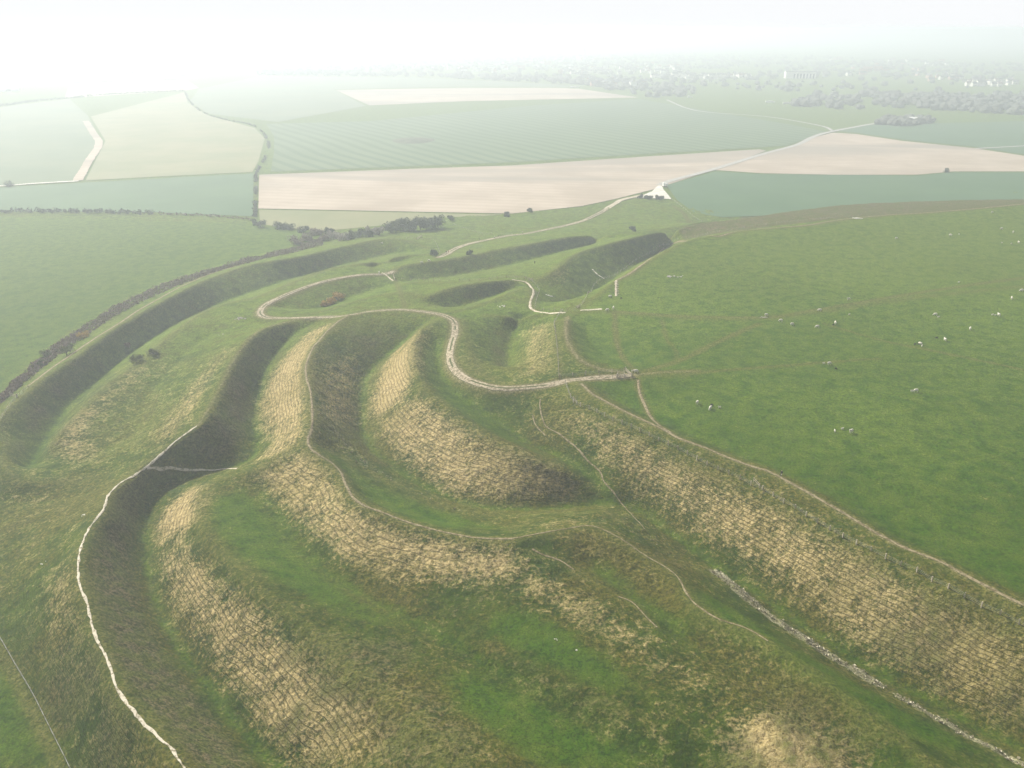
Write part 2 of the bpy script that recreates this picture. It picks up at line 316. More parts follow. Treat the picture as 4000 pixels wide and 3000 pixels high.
fill(TAN, [(1040,940),(1150,990),(1240,1025),(1255,1055),(1180,1075),(1090,1075),(1030,1020)], .95, 3)
fill(TAN, [(760,1130),(900,1150),(1110,1190),(1110,1225),(1040,1255),(920,1225),(800,1190)], .95, 3)
fill(TAN, [(690,790),(762,735),(785,760),(772,850),(770,905),(745,940),(700,930),(680,880)], .62, 2.5)
fill(TAN, [(1180,590),(1240,555),(1225,590),(1200,620),(1175,610)], .5, 2.0)
for S in WL['crest']: stroke(WORN_AND_FALLOFF, S[::4], 4.5, .46, 3.4)
TAN = np.maximum(TAN, .27*(1-LUSH)*(1-DARK)*(GY < 300)+.12*(GY >= 300)*(1-LUSH))
TAN = gauss(TAN, 1.9)
WORN_AND_FALLOFF = np.maximum(WORN_AND_FALLOFF, .17*np.clip((GY-250)/130, 0, 1)*(LUSH > .6)*(GX > -20)*(1-pm))  # far interior yellowed with distance: brightness falloff painted into the worn map
# lines on the ground, all drawn along the surveyed paths
TRACK = [(1363,811),(1331,815),(1281,817),(1218,826),(1150,836),(1080,838),(1020,825),(985,802),(972,775),(975,745),(983,718),(980,695),(960,682),(920,674),(860,669),(800,673),(753,680),(690,685),(600,688),(572,685),(562,674),(580,655),(640,628),(700,608),(770,595),(830,592),(850,587)]
TRACK2 = [(946,557),(962,551),(980,540),(1010,528),(1050,519),(1100,509),(1130,506),(1200,492),(1260,477),(1290,463),(1310,452)]
INNERPATH = [(1256,829),(1281,852),(1331,879),(1381,904),(1431,928),(1468,947),(1531,972),(1581,992),(1631,1012),(1659,1019),(1721,1052),(1784,1087),(1834,1117),(1896,1154),(1959,1187),(2034,1217),(2084,1243),(2134,1271),(2184,1294),(2240,1322)]
INNERBRANCH = [(1378,822),(1381,845),(1390,870),(1403,897),(1422,917),(1450,935)]
CHALK = [(312,1013),(300,1022),(280,1032),(257,1047),(235,1070),(230,1085),(222,1104),(207,1122),(192,1144),(182,1167),(172,1197),(169,1229),(170,1255),(175,1272),(190,1312),(200,1354),(215,1394),(230,1421),(242,1456),(250,1481),(275,1521),(312,1564),(350,1599),(375,1626),(397,1659),(430,1710)]
CHALKB = [(312,1013),(340,990),(375,957),(400,938),(425,922)]
CHALKC = [(318,1014),(345,1016),(375,1019),(425,1019),(462,1016),(490,1013),(512,1013)]
CREST3 = [(753,682),(728,697),(703,720),(678,750),(665,777),(660,805),(665,827),(670,844),(674,879),(674,924),(665,952),(673,972),(690,984),(715,999),(735,1019),(745,1044),(758,1069),(778,1089),(815,1103),(848,1117),(890,1132),(953,1149),(1028,1163),(1106,1165)]
CREST3B = [(1106,1165),(1168,1154),(1218,1144),(1276,1136),(1331,1159),(1381,1192),(1456,1239),(1481,1281),(1496,1301),(1518,1319),(1556,1341),(1618,1361),(1659,1386)]
PATH2 = [(1150,1188),(1172,1200),(1210,1213),(1240,1232),(1290,1262),(1335,1290),(1365,1303),(1395,1332),(1420,1357)]
DIRT = [(1167,862),(1167,884),(1178,922),(1206,937),(1241,964),(1266,994),(1296,1022),(1306,1044),(1331,1072),(1351,1097),(1371,1119),(1393,1144)]
DIRT2 = [(1111,854),(1140,885),(1150,901),(1158,922),(1178,944),(1218,969)]
FARPATH = [(1331,606),(1360,592),(1385,573),(1405,558),(1425,545),(1450,530),(1480,521),(1540,510),(1600,499),(1680,492),(1750,486),(1800,477),(1860,470),(1930,464),(2000,460),(2100,452),(2212,441),(2300,433)]
OUTERPATH = [(60,835),(110,797),(160,762),(200,735),(250,703),(300,670),(350,642),(400,615),(460,590),(520,573)]
CAUSE = [(1106,680),(1160,680),(1195,678),(1222,675)]
def wpath(pts, step=1.0): return catmull(np.array(hits(pts)), step)
for pts, wd, v in ((TRACK,5.5,.8),(TRACK2,6,.6),(INNERPATH,2.6,.85),(INNERBRANCH,2.0,.8),(CHALK,2.2,.35),(CHALKB,2.4,.5),(CHALKC,2,.5),(CREST3,2.8,.7),(CREST3B,1.6,.8),(PATH2,1.6,.5),(FARPATH,4,.6),(OUTERPATH,3,.6)):
    W = wpath(pts); stroke(WORN_AND_FALLOFF, W, wd, v, .9); stroke(SMOOTH, W, wd+1.0, 1, 1.0)
for pts, wd, v in (
  ([(1360,811),(1420,806),(1506,803)],3.0,.7),
  ([(1225,685),(1224,730),(1250,775),(1290,795),(1335,803)],2.8,.85),
  ([(1328,675),(1330,720),(1337,755),(1355,785),(1373,803)],1.8,.75),
  ([(1430,690),(1440,730),(1460,760),(1458,775)],1.4,.6),
  ([(1330,673),(1450,682),(1650,686),(1750,672),(1850,655),(2000,630),(2212,600)],3.0,.58),
  ([(1400,800),(1480,775),(1560,735),(1640,700)],3.0,.52),
  ([(1500,805),(1700,790),(1900,775)],2.0,.55),([(1780,700),(1900,735),(2000,755),(2212,800)],2.0,.55),
  ([(15,960),(10,1000),(30,1030),(60,1040),(110,1043),(162,1036)],1.8,.5),
  ([(640,690),(560,715),(510,770),(475,840),(440,905),(425,922)],2.2,.8),
  ([(942,690),(905,712),(880,740),(860,765)],2.2,.55),
  ([(1106,604),(1140,612),(1153,630),(1145,660),(1160,672)],2.5,.55),
  ([(853,600),(868,640),(875,665)],3,.45),
  ([(1000,608),(1106,592),(1200,575),(1250,545),(1350,520)],2,.35),
  ([(600,622),(653,600),(728,577),(803,565)],2.5,.4),
  ([(390,705),(450,668),(553,642)],2.5,.4),([(0,905),(50,852),(100,812)],3,.5),
  ([(1310,452),(1280,470),(1230,487)],5,.4),([(1455,445),(1480,465),(1500,483)],4,.5)):
    W = wpath(pts); stroke(WORN_AND_FALLOFF, W, wd, v, 1.0); stroke(SMOOTH, W, wd, .8, 1.0)
FENCE_A = [(1221,829),(1231,857),(1243,874),(1278,889),(1313,904),(1348,920),(1386,937),(1426,954),(1468,977),(1511,998),(1556,1018),(1603,1038),(1631,1053),(1656,1067),(1684,1082),(1713,1101),(1734,1112),(1759,1128),(1795,1148),(1841,1172),(1871,1186),(1916,1209),(1956,1229),(1991,1245),(2026,1264),(2064,1284),(2101,1304),(2153,1326),(2193,1348),(2240,1372)]
stroke(WORN_AND_FALLOFF, wpath([(-25,1360),(0,1400),(35,1470),(70,1535),(100,1595),(140,1680)]), 2.2, .62, 1.2)
stroke(PALE, wpath(FENCE_A), .5, .55, .5)
PALELINE = [(1548,1236),(1580,1262),(1610,1288),(1640,1312),(1680,1342),(1720,1368),(1760,1395),(1800,1422),(1850,1452),(1892,1477)]
PALELINE2 = [(1940,1506),(1990,1533),(2050,1567),(2120,1605),(2212,1652),(2300,1700)]
stroke(PALE, wpath(PALELINE), 3.8, 1, 1.2); stroke(PALE, wpath(PALELINE2), 2.6, .9, 1.1)
stroke(PALE, wpath([(745,985),(800,1015),(870,1050),(950,1088),(1040,1116)]), 1.8, .55, 1.0)
stroke(PALE, wpath([(1330,1110),(1381,1142),(1431,1187),(1506,1228)]), 2.5, .45, 1.2)
stroke(PALE, wpath([(700,900),(740,950),(790,1000),(850,1035)]), 4, .5, 2)
stroke(PALE, wpath([(330,1018),(300,1000),(320,985)]), 1, .0, 1)
SMOOTH = np.clip(SMOOTH, 0, 1)
TAN *= (1-.9*np.clip(WORN_AND_FALLOFF*1.2, 0, 1)*0)

def rough_amp(x, y):
    r = .14+.20*samp(TAN, x, y)+.08*samp(DARK, x, y)-.09*samp(LUSH, x, y)+.3*samp(PALE, x, y)
    inside = (samp(pmf, x, y, 1) < .5)
    return r*(1-samp(SMOOTH, x, y))*inside
pmf = pm.astype(float)
def CN(x, y): return 1.5*(fbm(x, y, 18, 2, 8)-.5)+.75*(fbm(x, y, 5.0, 3, 6)-.5)
def zground(x, y):
    h = samp(HM, x, y, PLAIN)
    n = fbm(x, y, 1.7, 2, 2)-.5
    # sheep terraces stepping down the steep tan slopes
    hs = samp(HS, x, y, PLAIN)+CN(x, y)
    ph = (hs/0.70) % 1.0
    tri = np.where(ph < .7, ph/.7, (1-ph)/.3)-.5
    ter = tri*.08*samp(TER, x, y)
    return h+2.0*n*rough_amp(x, y)+ter
gy_, gx_ = np.gradient(HS, G); SLOPE = np.hypot(gx_, gy_)
TER = np.clip((SLOPE-.14)/.18, 0, 1)*np.clip(TAN*1.3+.15*(1-DARK), 0, 1)*(1-SMOOTH)*(1-np.clip(LUSH-TAN, 0, 1))

# ------------------------------------------------------------------ materials
def newmat(name, rough=.9):
    m = bpy.data.materials.new(name); m.use_nodes = True; t = m.node_tree
    b = t.nodes['Principled BSDF']; b.inputs['Roughness'].default_value = rough
    b.inputs['Specular IOR Level'].default_value = .15
    return m, t, b
class NB:
    def __init__(s, t): s.t = t
    def n(s, typ, **kw):
        x = s.t.nodes.new(typ)
        for k, v in kw.items(): setattr(x, k, v)
        return x
    def link(s, a, b): s.t.links.new(a, b)
    def noise(s, vec, scale, det=3, rough=.55, dist=0):
        x = s.n('ShaderNodeTexNoise'); x.inputs['Scale'].default_value = scale; x.inputs['Detail'].default_value = det
        x.inputs['Roughness'].default_value = rough; x.inputs['Distortion'].default_value = dist
        if vec is not None: s.link(vec, x.inputs['Vector'])
        return x.outputs['Fac']
    def math(s, op, a, b=None, c=None, clamp=False):
        x = s.n('ShaderNodeMath', operation=op, use_clamp=clamp)
        for i, v in enumerate((a, b, c)):
            if v is None: continue
            if isinstance(v, (int, float)): x.inputs[i].default_value = v
            else: s.link(v, x.inputs[i])
        return x.outputs[0]
    def ramp(s, f, a, b, ca=0., cb=1.):
        x = s.n('ShaderNodeMapRange', interpolation_type='SMOOTHSTEP'); s.link(f, x.inputs[0])
        for i, v in zip((1, 2, 3, 4), (a, b, ca, cb)): x.inputs[i].default_value = v
        return x.outputs[0]
    def mix(s, f, a, b, mode='MIX'):
        x = s.n('ShaderNodeMix', data_type='RGBA', blend_type=mode)
        for i, v in ((0, f), (6, a), (7, b)):
            if isinstance(v, (int, float)): x.inputs[i].default_value = v
            elif isinstance(v, tuple): x.inputs[i].default_value = (*v, 1)
            else: s.link(v, x.inputs[i])
        return x.outputs[2]
def ground_material():
    m, t, b = newmat('ground_cover', .95); N = NB(t)
    geo = N.n('ShaderNodeNewGeometry').outputs['Position']
    def attr(n):
        a = N.n('ShaderNodeAttribute'); a.attribute_name = n
        s = N.n('ShaderNodeSeparateColor'); N.link(a.outputs['Color'], s.inputs[0]); return s.outputs
    tan, dark, lush = attr('cover_a'); worn, pale, ter = attr('cover_b')  # worn also carries the brightness falloff painted with distance
    ah = N.n('ShaderNodeAttribute'); ah.attribute_name = 'contour'; hs = ah.outputs['Fac']
    n_big = N.noise(geo, .035, 4, .6); n_mid = N.noise(geo, .22, 4, .6); n_fine = N.noise(geo, 1.1, 4, .65); n_tiny = N.noise(geo, 3.2, 3, .7)
    mp = N.n('ShaderNodeMapping'); N.link(geo, mp.inputs[0]); mp.inputs['Scale'].default_value = (1, 1, 2.5)
    tus = N.noise(mp.outputs[0], .85, 2, .5, .6)
    # clumps
    vor = N.n('ShaderNodeTexVoronoi'); vor.inputs['Scale'].default_value = 1.05; vor.inputs['Randomness'].default_value = 1
    wv = N.n('ShaderNodeVectorMath', operation='ADD'); N.link(geo, wv.inputs[0])
    nc = N.n('ShaderNodeTexNoise'); nc.inputs['Scale'].default_value = .7; N.link(geo, nc.inputs['Vector']); 
    sc = N.n('ShaderNodeVectorMath', operation='SCALE'); N.link(nc.outputs['Color'], sc.inputs[0]); sc.inputs['Scale'].default_value = 1.6
    N.link(sc.outputs[0], wv.inputs[1]); N.link(wv.outputs[0], vor.inputs['Vector'])
    clump = vor.outputs['Distance']
    # base rough pasture: green to olive
    green = N.mix(N.ramp(n_mid, .35, .68), (.019, .050, .003), (.058, .094, .006))
    olive = N.mix(N.ramp(n_fine, .3, .7), (.040, .046, .006), (.135, .118, .024))
    base = N.mix(N.ramp(N.math('ADD', n_big, N.math('MULTIPLY', N.math('SUBTRACT', n_fine, .5), .5)), .38, .62, .1, .9), green, olive)
    # lush turf
    l1 = N.mix(N.ramp(n_fine, .32, .68), (.014, .050, .002), (.048, .112, .005))
    l1 = N.mix(N.ramp(n_big, .40, .64, 0, .22), l1, (.095, .135, .012))
    n_two = N.noise(geo, .55, 3, .6)
    l1 = N.mix(N.ramp(n_two, .52, .70, 0, .6), l1, (.018, .052, .003))
    l2 = N.mix(N.ramp(n_mid, .36, .66), l1, N.mix(N.ramp(n_tiny, .3, .7), (.032, .066, .004), (.100, .150, .014)))
    lw = N.ramp(N.math('ADD', lush, N.math('MULTIPLY', N.math('SUBTRACT', n_mid, .5), .9)), .3, .8)
    col = N.mix(lw, base, l2)
    ag = N.n('ShaderNodeAttribute'); ag.attribute_name = 'grazing'  # attribute carries the painted brightness falloff, dark near and pale far
    far_tone = N.mix(N.ramp(n_fine, .3, .7), (.070, .125, .008), (.160, .235, .028))
    col = N.mix(N.math('MULTIPLY', ag.outputs['Fac'], N.ramp(n_mid, .36, .60, .35, .85)), col, far_tone)
    # dry tan grass
    tn = N.mix(N.ramp(n_fine, .32, .70), (.20, .145, .048), (.52, .405, .19))
    tn = N.mix(N.ramp(n_tiny, .35, .75, 0, .6), tn, (.66, .54, .31))
    tn = N.mix(N.ramp(n_big, .45, .7, 0, .4), tn, (.20, .175, .045))
    n_two = N.noise(geo, .55, 3, .6)
    tw = N.math('ADD', tan, N.math('ADD', N.math('MULTIPLY', N.math('SUBTRACT', n_mid, .5), 1.0), N.math('ADD', N.math('MULTIPLY', N.math('SUBTRACT', n_fine, .5), .75), N.math('MULTIPLY', N.math('SUBTRACT', n_two, .5), .6))))
    tw = N.ramp(tw, .24, 1.0)
    col = N.mix(tw, col, tn)
    # dark bramble and dead stems
    dk = N.mix(N.ramp(n_fine, .35, .66), (.042, .046, .014), (.165, .135, .070))
    dk = N.mix(N.ramp(n_mid, .36, .60, 0, .8), dk, N.mix(N.ramp(n_fine, .35, .65), (.036, .062, .007), (.095, .115, .020)))
    dk = N.mix(N.ramp(n_tiny, .56, .70, 0, .6), dk, (.24, .20, .13))
    dw = N.ramp(N.math('ADD', dark, N.math('ADD', N.math('MULTIPLY', N.math('SUBTRACT', n_mid, .5), .9), N.math('MULTIPLY', N.math('SUBTRACT', n_fine, .5), .6))), .3, .85)
    col = N.mix(dw, col, dk)
    # sheep terraces: bare green tread, tan riser
    ph = N.math('FRACT', N.math('DIVIDE', hs, .70))
    tread = N.ramp(N.math('ABSOLUTE', N.math('SUBTRACT', ph, .80)), .04, .17, 1, 0)
    tmask = N.math('MULTIPLY', N.math('MULTIPLY', tread, ter), N.ramp(n_fine, .30, .48))
    tmask = N.math('MULTIPLY', tmask, N.ramp(n_two, .30, .50))
    col = N.mix(N.math('MULTIPLY', tmask, .55), col, (.075, .080, .020))
    # pale tussocks and worn paths
    pl = N.mix(N.ramp(n_tiny, .38, .62), (.16, .15, .09), (.52, .48, .36))
    pw = N.ramp(N.math('ADD', pale, N.math('MULTIPLY', N.math('SUBTRACT', n_fine, .5), 1.1)), .4, .75)
    col = N.mix(pw, col, pl)
    yg = N.mix(N.ramp(n_fine, .35, .7), (.070, .085, .014), (.155, .150, .040))
    col = N.mix(N.math('MULTIPLY', N.ramp(N.math('ADD', worn, N.math('MULTIPLY', N.math('SUBTRACT', n_mid, .5), .5)), .05, .5), .8), col, yg)
    wn = N.mix(N.ramp(n_fine, .35, .7), (.16, .14, .06), (.32, .27, .16))
    ww = N.ramp(N.math('ADD', worn, N.math('MULTIPLY', N.math('SUBTRACT', n_fine, .5), .5)), .45, .95)
    col = N.mix(N.math('MULTIPLY', ww, .85), col, wn)
    col = N.mix(N.math('MULTIPLY', N.ramp(N.noise(geo, 2.2, 5, .75), .36, .54, 1, 0), N.math('SUBTRACT', .60, N.math('MULTIPLY', tw, .45))), col, (.018, .024, .006))
    N.link(col, b.inputs['Base Color'])
    b.inputs['Specular IOR Level'].default_value = .05
    # relief of tufts
    rough = N.math('ADD', N.math('MULTIPLY', tw, .35), N.math('SUBTRACT', .62, N.math('MULTIPLY', lw, .25)))
    n_micro = N.noise(geo, 6.5, 2, .6)
    hgt = N.math('ADD', N.math('MULTIPLY', N.math('SUBTRACT', 1.0, clump), .22), N.math('ADD', N.math('MULTIPLY', n_fine, .75), N.math('ADD', N.math('MULTIPLY', n_tiny, .45), N.math('MULTIPLY', n_micro, .12))))
    hgt = N.math('MULTIPLY', hgt, rough)
    hgt = N.math('SUBTRACT', hgt, N.math('MULTIPLY', tmask, .35))
    bp = N.n('ShaderNodeBump'); bp.inputs['Strength'].default_value = 1.0; bp.inputs['Distance'].default_value = .55
    N.link(hgt, bp.inputs['Height']); N.link(bp.outputs[0], b.inputs['Normal'])
    return m
def two_tone(name, c1, c2, scale=1.0, lo=.35, hi=.65, bump=.0, rough=.9, stripes=None, c3=None, s3=.05):
    m, t, b = newmat(name, rough); N = NB(t)
    geo = N.n('ShaderNodeNewGeometry').outputs['Position']
    f = N.noise(geo, scale, 4, .6)
    col = N.mix(N.ramp(f, lo, hi), c1, c2)
    if c3:
        mp = N.n('ShaderNodeMapping'); N.link(geo, mp.inputs[0]); mp.inputs['Scale'].default_value = (.4, 1.8, 1)
        col = N.mix(N.ramp(N.noise(mp.outputs[0], s3, 3, .5, .8), .50, .66), col, c3)
    if stripes:
        ang, freq, cs, amt = stripes
        sx = N.n('ShaderNodeSeparateXYZ'); N.link(geo, sx.inputs[0])
        q = N.math('ADD', N.math('MULTIPLY', sx.outputs[0], math.cos(ang)*freq), N.math('MULTIPLY', sx.outputs[1], math.sin(ang)*freq))
        q = N.math('ADD', q, N.math('MULTIPLY', N.noise(geo, .004, 1), 9))
        col = N.mix(N.ramp(N.math('SINE', q), -.3, .7, 0, amt), col, cs)
    N.link(col, b.inputs['Base Color'])
    if bump:
        bp = N.n('ShaderNodeBump'); bp.inputs['Distance'].default_value = bump; N.link(f, bp.inputs['Height']); N.link(bp.outputs[0], b.inputs['Normal'])
    return m
MAT = {}
MAT['ground'] = ground_material()
MAT['gravel'] = two_tone('gravel_track', (.22,.18,.10), (.58,.52,.42), 1.4, .36, .60, .06)
MAT['chalk'] = two_tone('chalk_path', (.20,.18,.09), (.80,.76,.66), 1.1, .34, .50, .08)
MAT['earth'] = two_tone('trodden_earth', (.13,.12,.045), (.40,.33,.21), .9, .40, .62, .05)
MAT['plough'] = two_tone('ploughed_soil', (.34,.28,.22), (.44,.37,.30), .02, .3, .7, 0, .95, (1.4, .5, (.30,.24,.18), .25), (.27,.24,.20), .0045)
MAT['crop'] = two_tone('striped_crop', (.085,.135,.060), (.105,.155,.070), .01, .3, .7, 0, .95, (.55, .32, (.045,.095,.03), .75))
MAT['pasture_olive'] = two_tone('olive_pasture', (.16,.18,.08), (.22,.215,.11), .015, .3, .7)
MAT['pasture_grey'] = two_tone('grey_green_pasture', (.095,.14,.07), (.13,.165,.085), .012, .3, .7)
MAT['pasture_teal'] = two_tone('deep_green_pasture', (.055,.115,.050), (.072,.135,.060), .012, .3, .7)
MAT['road'] = two_tone('lane_tarmac', (.30,.29,.27), (.42,.41,.38), .5)
MAT['chalk_white'] = two_tone('white_chalk_yard', (.50,.48,.42), (.66,.64,.58), .15)
MAT['wood'] = two_tone('weathered_wood', (.26,.22,.16), (.46,.41,.32), 3.0)
MAT['wire'] = two_tone('galvanised_wire', (.35,.35,.33), (.5,.5,.47), 3.0, rough=.5)
MAT['bark'] = two_tone('bark', (.05,.04,.03), (.12,.10,.075), 3.0)
MAT['stone'] = two_tone('grey_stone', (.22,.20,.17), (.5,.48,.43), 2.0)
def leafmat(name, c1, c2):
    m, t, b = newmat(name, .8); N = NB(t)
    geo = N.n('ShaderNodeNewGeometry')
    f = N.math('MULTIPLY_ADD', geo.outputs['Random Per Island'], .6, N.math('MULTIPLY', N.noise(geo.outputs['Position'], .8, 2), .4))
    N.link(N.mix(f, c1, c2), b.inputs['Base Color']); return m
MAT['leaf_dark'] = leafmat('dark_foliage', (.045,.062,.034), (.135,.16,.085))
MAT['leaf_clump'] = leafmat('grey_green_foliage', (.065,.085,.045), (.18,.205,.12))
MAT['leaf_olive'] = leafmat('olive_foliage', (.05,.065,.015), (.17,.18,.06))
MAT['leaf_blossom'] = leafmat('blossom_twigs', (.14,.12,.10), (.55,.50,.46))
MAT['leaf_bramble'] = leafmat('bramble_stems', (.11,.085,.068), (.33,.26,.20))
MAT['leaf_gorse'] = leafmat('gorse', (.24,.15,.035), (.62,.42,.10))
MAT['leaf_far'] = leafmat('distant_woodland', (.085,.095,.080), (.14,.15,.125))  # lightened so far trees look faint: haze partly put into the colour

# ------------------------------------------------------------------ object helpers
def tag(o, label=None, cat=None, group=None, kind=None):
    if label: o['label'] = label
    if cat: o['category'] = cat
    if group: o['group'] = group
    if kind: o['kind'] = kind
    return o
def link(name, me, mat=None, parent=None):
    o = bpy.data.objects.new(name, me); COL.objects.link(o)
    if mat is not None:
        for m in (mat if isinstance(mat, (list, tuple)) else [mat]): me.materials.append(m)
    if parent is not None: o.parent = parent
    return o
def mesh_py(name, V, F, mat=None, parent=None, smooth=False, mi=None):
    me = bpy.data.meshes.new(name); me.from_pydata([tuple(map(float, v)) for v in V], [], F); me.update()
    if smooth: me.polygons.foreach_set('use_smooth', [True]*len(me.polygons))
    o = link(name, me, mat, parent)
    if mi: me.polygons.foreach_set('material_index', mi)
    return o
def empty(name, loc, rz=0.0):
    o = bpy.data.objects.new(name, None); COL.objects.link(o); o.location = loc; o.rotation_euler = (0, 0, rz); o.empty_display_size = .3; return o
def zg(x, y): return float(zground(np.array([x]), np.array([y]))[0])
def G3(px, py):
    x, y = hit(px, py); return Vector((x, y, zg(x, y)))
def P3(px, py):
    x, y = at(px, py, PLAIN); return Vector((x, y, PLAIN))

# ------------------------------------------------------------------ the ground: one sheet to the horizon
def axis(a0, a1, fine, growth, lim0, lim1):
    core = list(np.arange(a0, a1, fine)); s = fine; x = core[-1]; hi = []
    while x < lim1: s = min(s*growth, 900); x += s; hi.append(x)
    s = fine; x = core[0]; lo = []
    while x > lim0: s = min(s*growth, 900); x -= s; lo.append(x)
    return np.array(lo[::-1]+core+hi)
xs = axis(-135, 150, .38, 1.012, -22000, 22000)
ys = axis(92, 270, .36, 1.006, -600, 500)
yl = list(ys); s = yl[-1]-yl[-2]
while yl[-1] < 26000: s = min(s*1.03, 1200); yl.append(yl[-1]+s)
ys = np.array(yl)
print('ground grid', len(xs), len(ys))
XX, YY = np.meshgrid(xs, ys); ZZ = zground(XX, YY)
def grid_mesh(name, XX, YY, ZZ):
    ny, nx = XX.shape; me = bpy.data.meshes.new(name)
    me.vertices.add(nx*ny); me.vertices.foreach_set('co', np.stack([XX, YY, ZZ], -1).astype(np.float32).ravel())
    I = np.arange(nx*ny).reshape(ny, nx); q = np.stack([I[:-1, :-1], I[:-1, 1:], I[1:, 1:], I[1:, :-1]], -1).reshape(-1, 4).astype(np.int32)
    me.loops.add(q.size); me.polygons.add(len(q))
    me.loops.foreach_set('vertex_index', q.ravel()); me.polygons.foreach_set('loop_start', np.arange(0, q.size, 4, dtype=np.int32))
    me.polygons.foreach_set('use_smooth', np.ones(len(q), bool)); me.update(calc_edges=True); return me
gm = grid_mesh('ground', XX, YY, ZZ)
def cattr(me, name, a, b, c):
    at_ = me.attributes.new(name, 'FLOAT_COLOR', 'POINT')
    d = np.stack([a, b, c, np.ones_like(a)], -1).astype(np.float32); at_.data.foreach_set('color', d.ravel())
fx, fy = XX.ravel(), YY.ravel()
cattr(gm, 'cover_a', samp(TAN, fx, fy), samp(DARK, fx, fy), samp(LUSH, fx, fy, .75))
cattr(gm, 'cover_b', samp(WORN_AND_FALLOFF, fx, fy), samp(PALE, fx, fy), samp(TER, fx, fy))
tn_ = gm.attributes.new('grazing', 'FLOAT', 'POINT')   # foreground dark, distance pale: light falloff painted into the colour, broken by noise
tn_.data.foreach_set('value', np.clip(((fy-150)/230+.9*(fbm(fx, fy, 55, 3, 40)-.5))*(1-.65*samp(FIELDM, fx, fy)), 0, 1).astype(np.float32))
ct = gm.attributes.new('contour', 'FLOAT', 'POINT')
ct.data.foreach_set('value', (samp(HS, fx, fy, PLAIN)+CN(fx, fy)).astype(np.float32))
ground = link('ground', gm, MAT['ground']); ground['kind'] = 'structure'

# ------------------------------------------------------------------ draped ribbons and fields
def ribbon(name, W, width, mat, off=.07, jitter=.25, kind='structure', flat=False, cross=3):
    W = np.asarray(W); T = np.gradient(W, axis=0); T /= np.linalg.norm(T, axis=1)[:, None]+1e-9
    Nn = np.stack([-T[:, 1], T[:, 0]], 1); n = len(W); V = []; F = []
    s = np.arange(n)*1.0; k = rng.random()*50
    wl = width/2*(1+jitter*(2*fbm(s, s*0+k, 3.5, 3)-1)*2); wr = width/2*(1+jitter*(2*fbm(s, s*0+k+9, 3.5, 3)-1)*2)
    us = np.linspace(-1, 1, cross+2)
    P = []
    for u in us:
        ww = np.where(u < 0, wl, wr)*u; P.append(W[:, :2]+Nn*ww[:, None])
    P = np.stack(P, 1)
    Z = (np.full(P.shape[:2], PLAIN) if flat else zground(P[..., 0], P[..., 1]))
    edge = np.where(np.abs(us) > .99, -.0, off)[None, :] if not flat else off
    Z = Z+edge+ (0 if flat else .02)
    c = cross+2
    V = np.concatenate([P, Z[..., None]], -1).reshape(-1, 3)
    F = [(i*c+j, i*c+j+1, (i+1)*c+j+1, (i+1)*c+j) for i in range(n-1) for j in range(c-1)]
    o = mesh_py(name, V, F, mat, smooth=True)
    aa = o.data.attributes.new('across', 'FLOAT', 'POINT'); aa.data.foreach_set('value', np.tile(us, n).astype(np.float32))
    if kind: o['kind'] = kind
    return o
def lane_material(name, c1, c2, mid, edge, grass=(.060, .075, .016), lo=.38, hi=.6):
    m, t, b = newmat(name, .95); N = NB(t); geo = N.n('ShaderNodeNewGeometry').outputs['Position']
    at_ = N.n('ShaderNodeAttribute'); at_.attribute_name = 'across'; u = N.math('ABSOLUTE', at_.outputs['Fac'])
    nf = N.noise(geo, 1.2, 4, .65); nb = N.noise(geo, .09, 2, .5)
    col = N.mix(N.ramp(nf, lo, hi), c1, c2)
    centre = N.math('MULTIPLY', N.ramp(u, .12, .32, 1, 0), N.ramp(nb, .42, .52))
    rim = N.ramp(u, .72, 1.0)
    g = N.math('ADD', N.math('MULTIPLY', centre, mid), N.math('MULTIPLY', rim, edge))
    g = N.ramp(N.math('ADD', g, N.math('ADD', N.math('MULTIPLY', N.math('SUBTRACT', nf, .5), 1.4), N.math('MULTIPLY', N.math('SUBTRACT', N.noise(geo, .35, 3, .6), .5), 1.3))), .35, .75)
    N.link(N.mix(g, col, grass), b.inputs['Base Color'])
    return m
MAT['gravel_lane'] = lane_material('gravel_lane', (.15,.125,.07), (.40,.345,.25), 1.0, .8)
MAT['chalk_lane'] = lane_material('chalk_lane', (.20,.175,.10), (.56,.51,.41), .0, .75, lo=.36, hi=.52)
MAT['earth_lane'] = lane_material('earth_lane', (.115,.095,.045), (.27,.225,.135), .0, .9)
W = wpath(TRACK, .7)
# two gravel wheel ways with grass growing between them on the upper part
ribbon('track', W, 2.9, MAT['gravel_lane'], .10, .05, cross=7)
ribbon('track', wpath(TRACK2, 1.0), 4.2, MAT['gravel_lane'], .2, .08, cross=7)
ribbon('path', wpath(INNERPATH, .7), .95, MAT['earth_lane'], .06, .12, cross=5)
ribbon('path', wpath(INNERBRANCH, .7), .9, MAT['earth_lane'], .06, .15, cross=5)
ribbon('path', wpath(CHALK, .5), .55, MAT['chalk_lane'], .08, .6, cross=5)
ribbon('path', wpath(CHALKB, .5), .75, MAT['chalk_lane'], .08, .4, cross=5)
ribbon('path', wpath(CHALKC, .5), .55, MAT['chalk_lane'], .08, .4, cross=5)
ribbon('path', wpath(CREST3B, .6), .45, MAT['earth_lane'], .07, .4, cross=5)
ribbon('path', wpath(CREST3, .6), .75, MAT['earth_lane'], .08, .3, cross=5)
ribbon('path', wpath(PATH2[:4], .5), .55, MAT['earth_lane'], .08, .35, cross=5)
ribbon('path', wpath([(1335,1290),(1365,1303),(1395,1332),(1420,1357)], .5), .4, MAT['earth_lane'], .08, .3, cross=5)
ribbon('path', wpath(DIRT, .5), .42, MAT['earth_lane'], .08, .3, cross=5)
ribbon('path', wpath([(1150,900),(1158,922),(1178,944)], .5), .4, MAT['earth_lane'], .08, .3, cross=5)
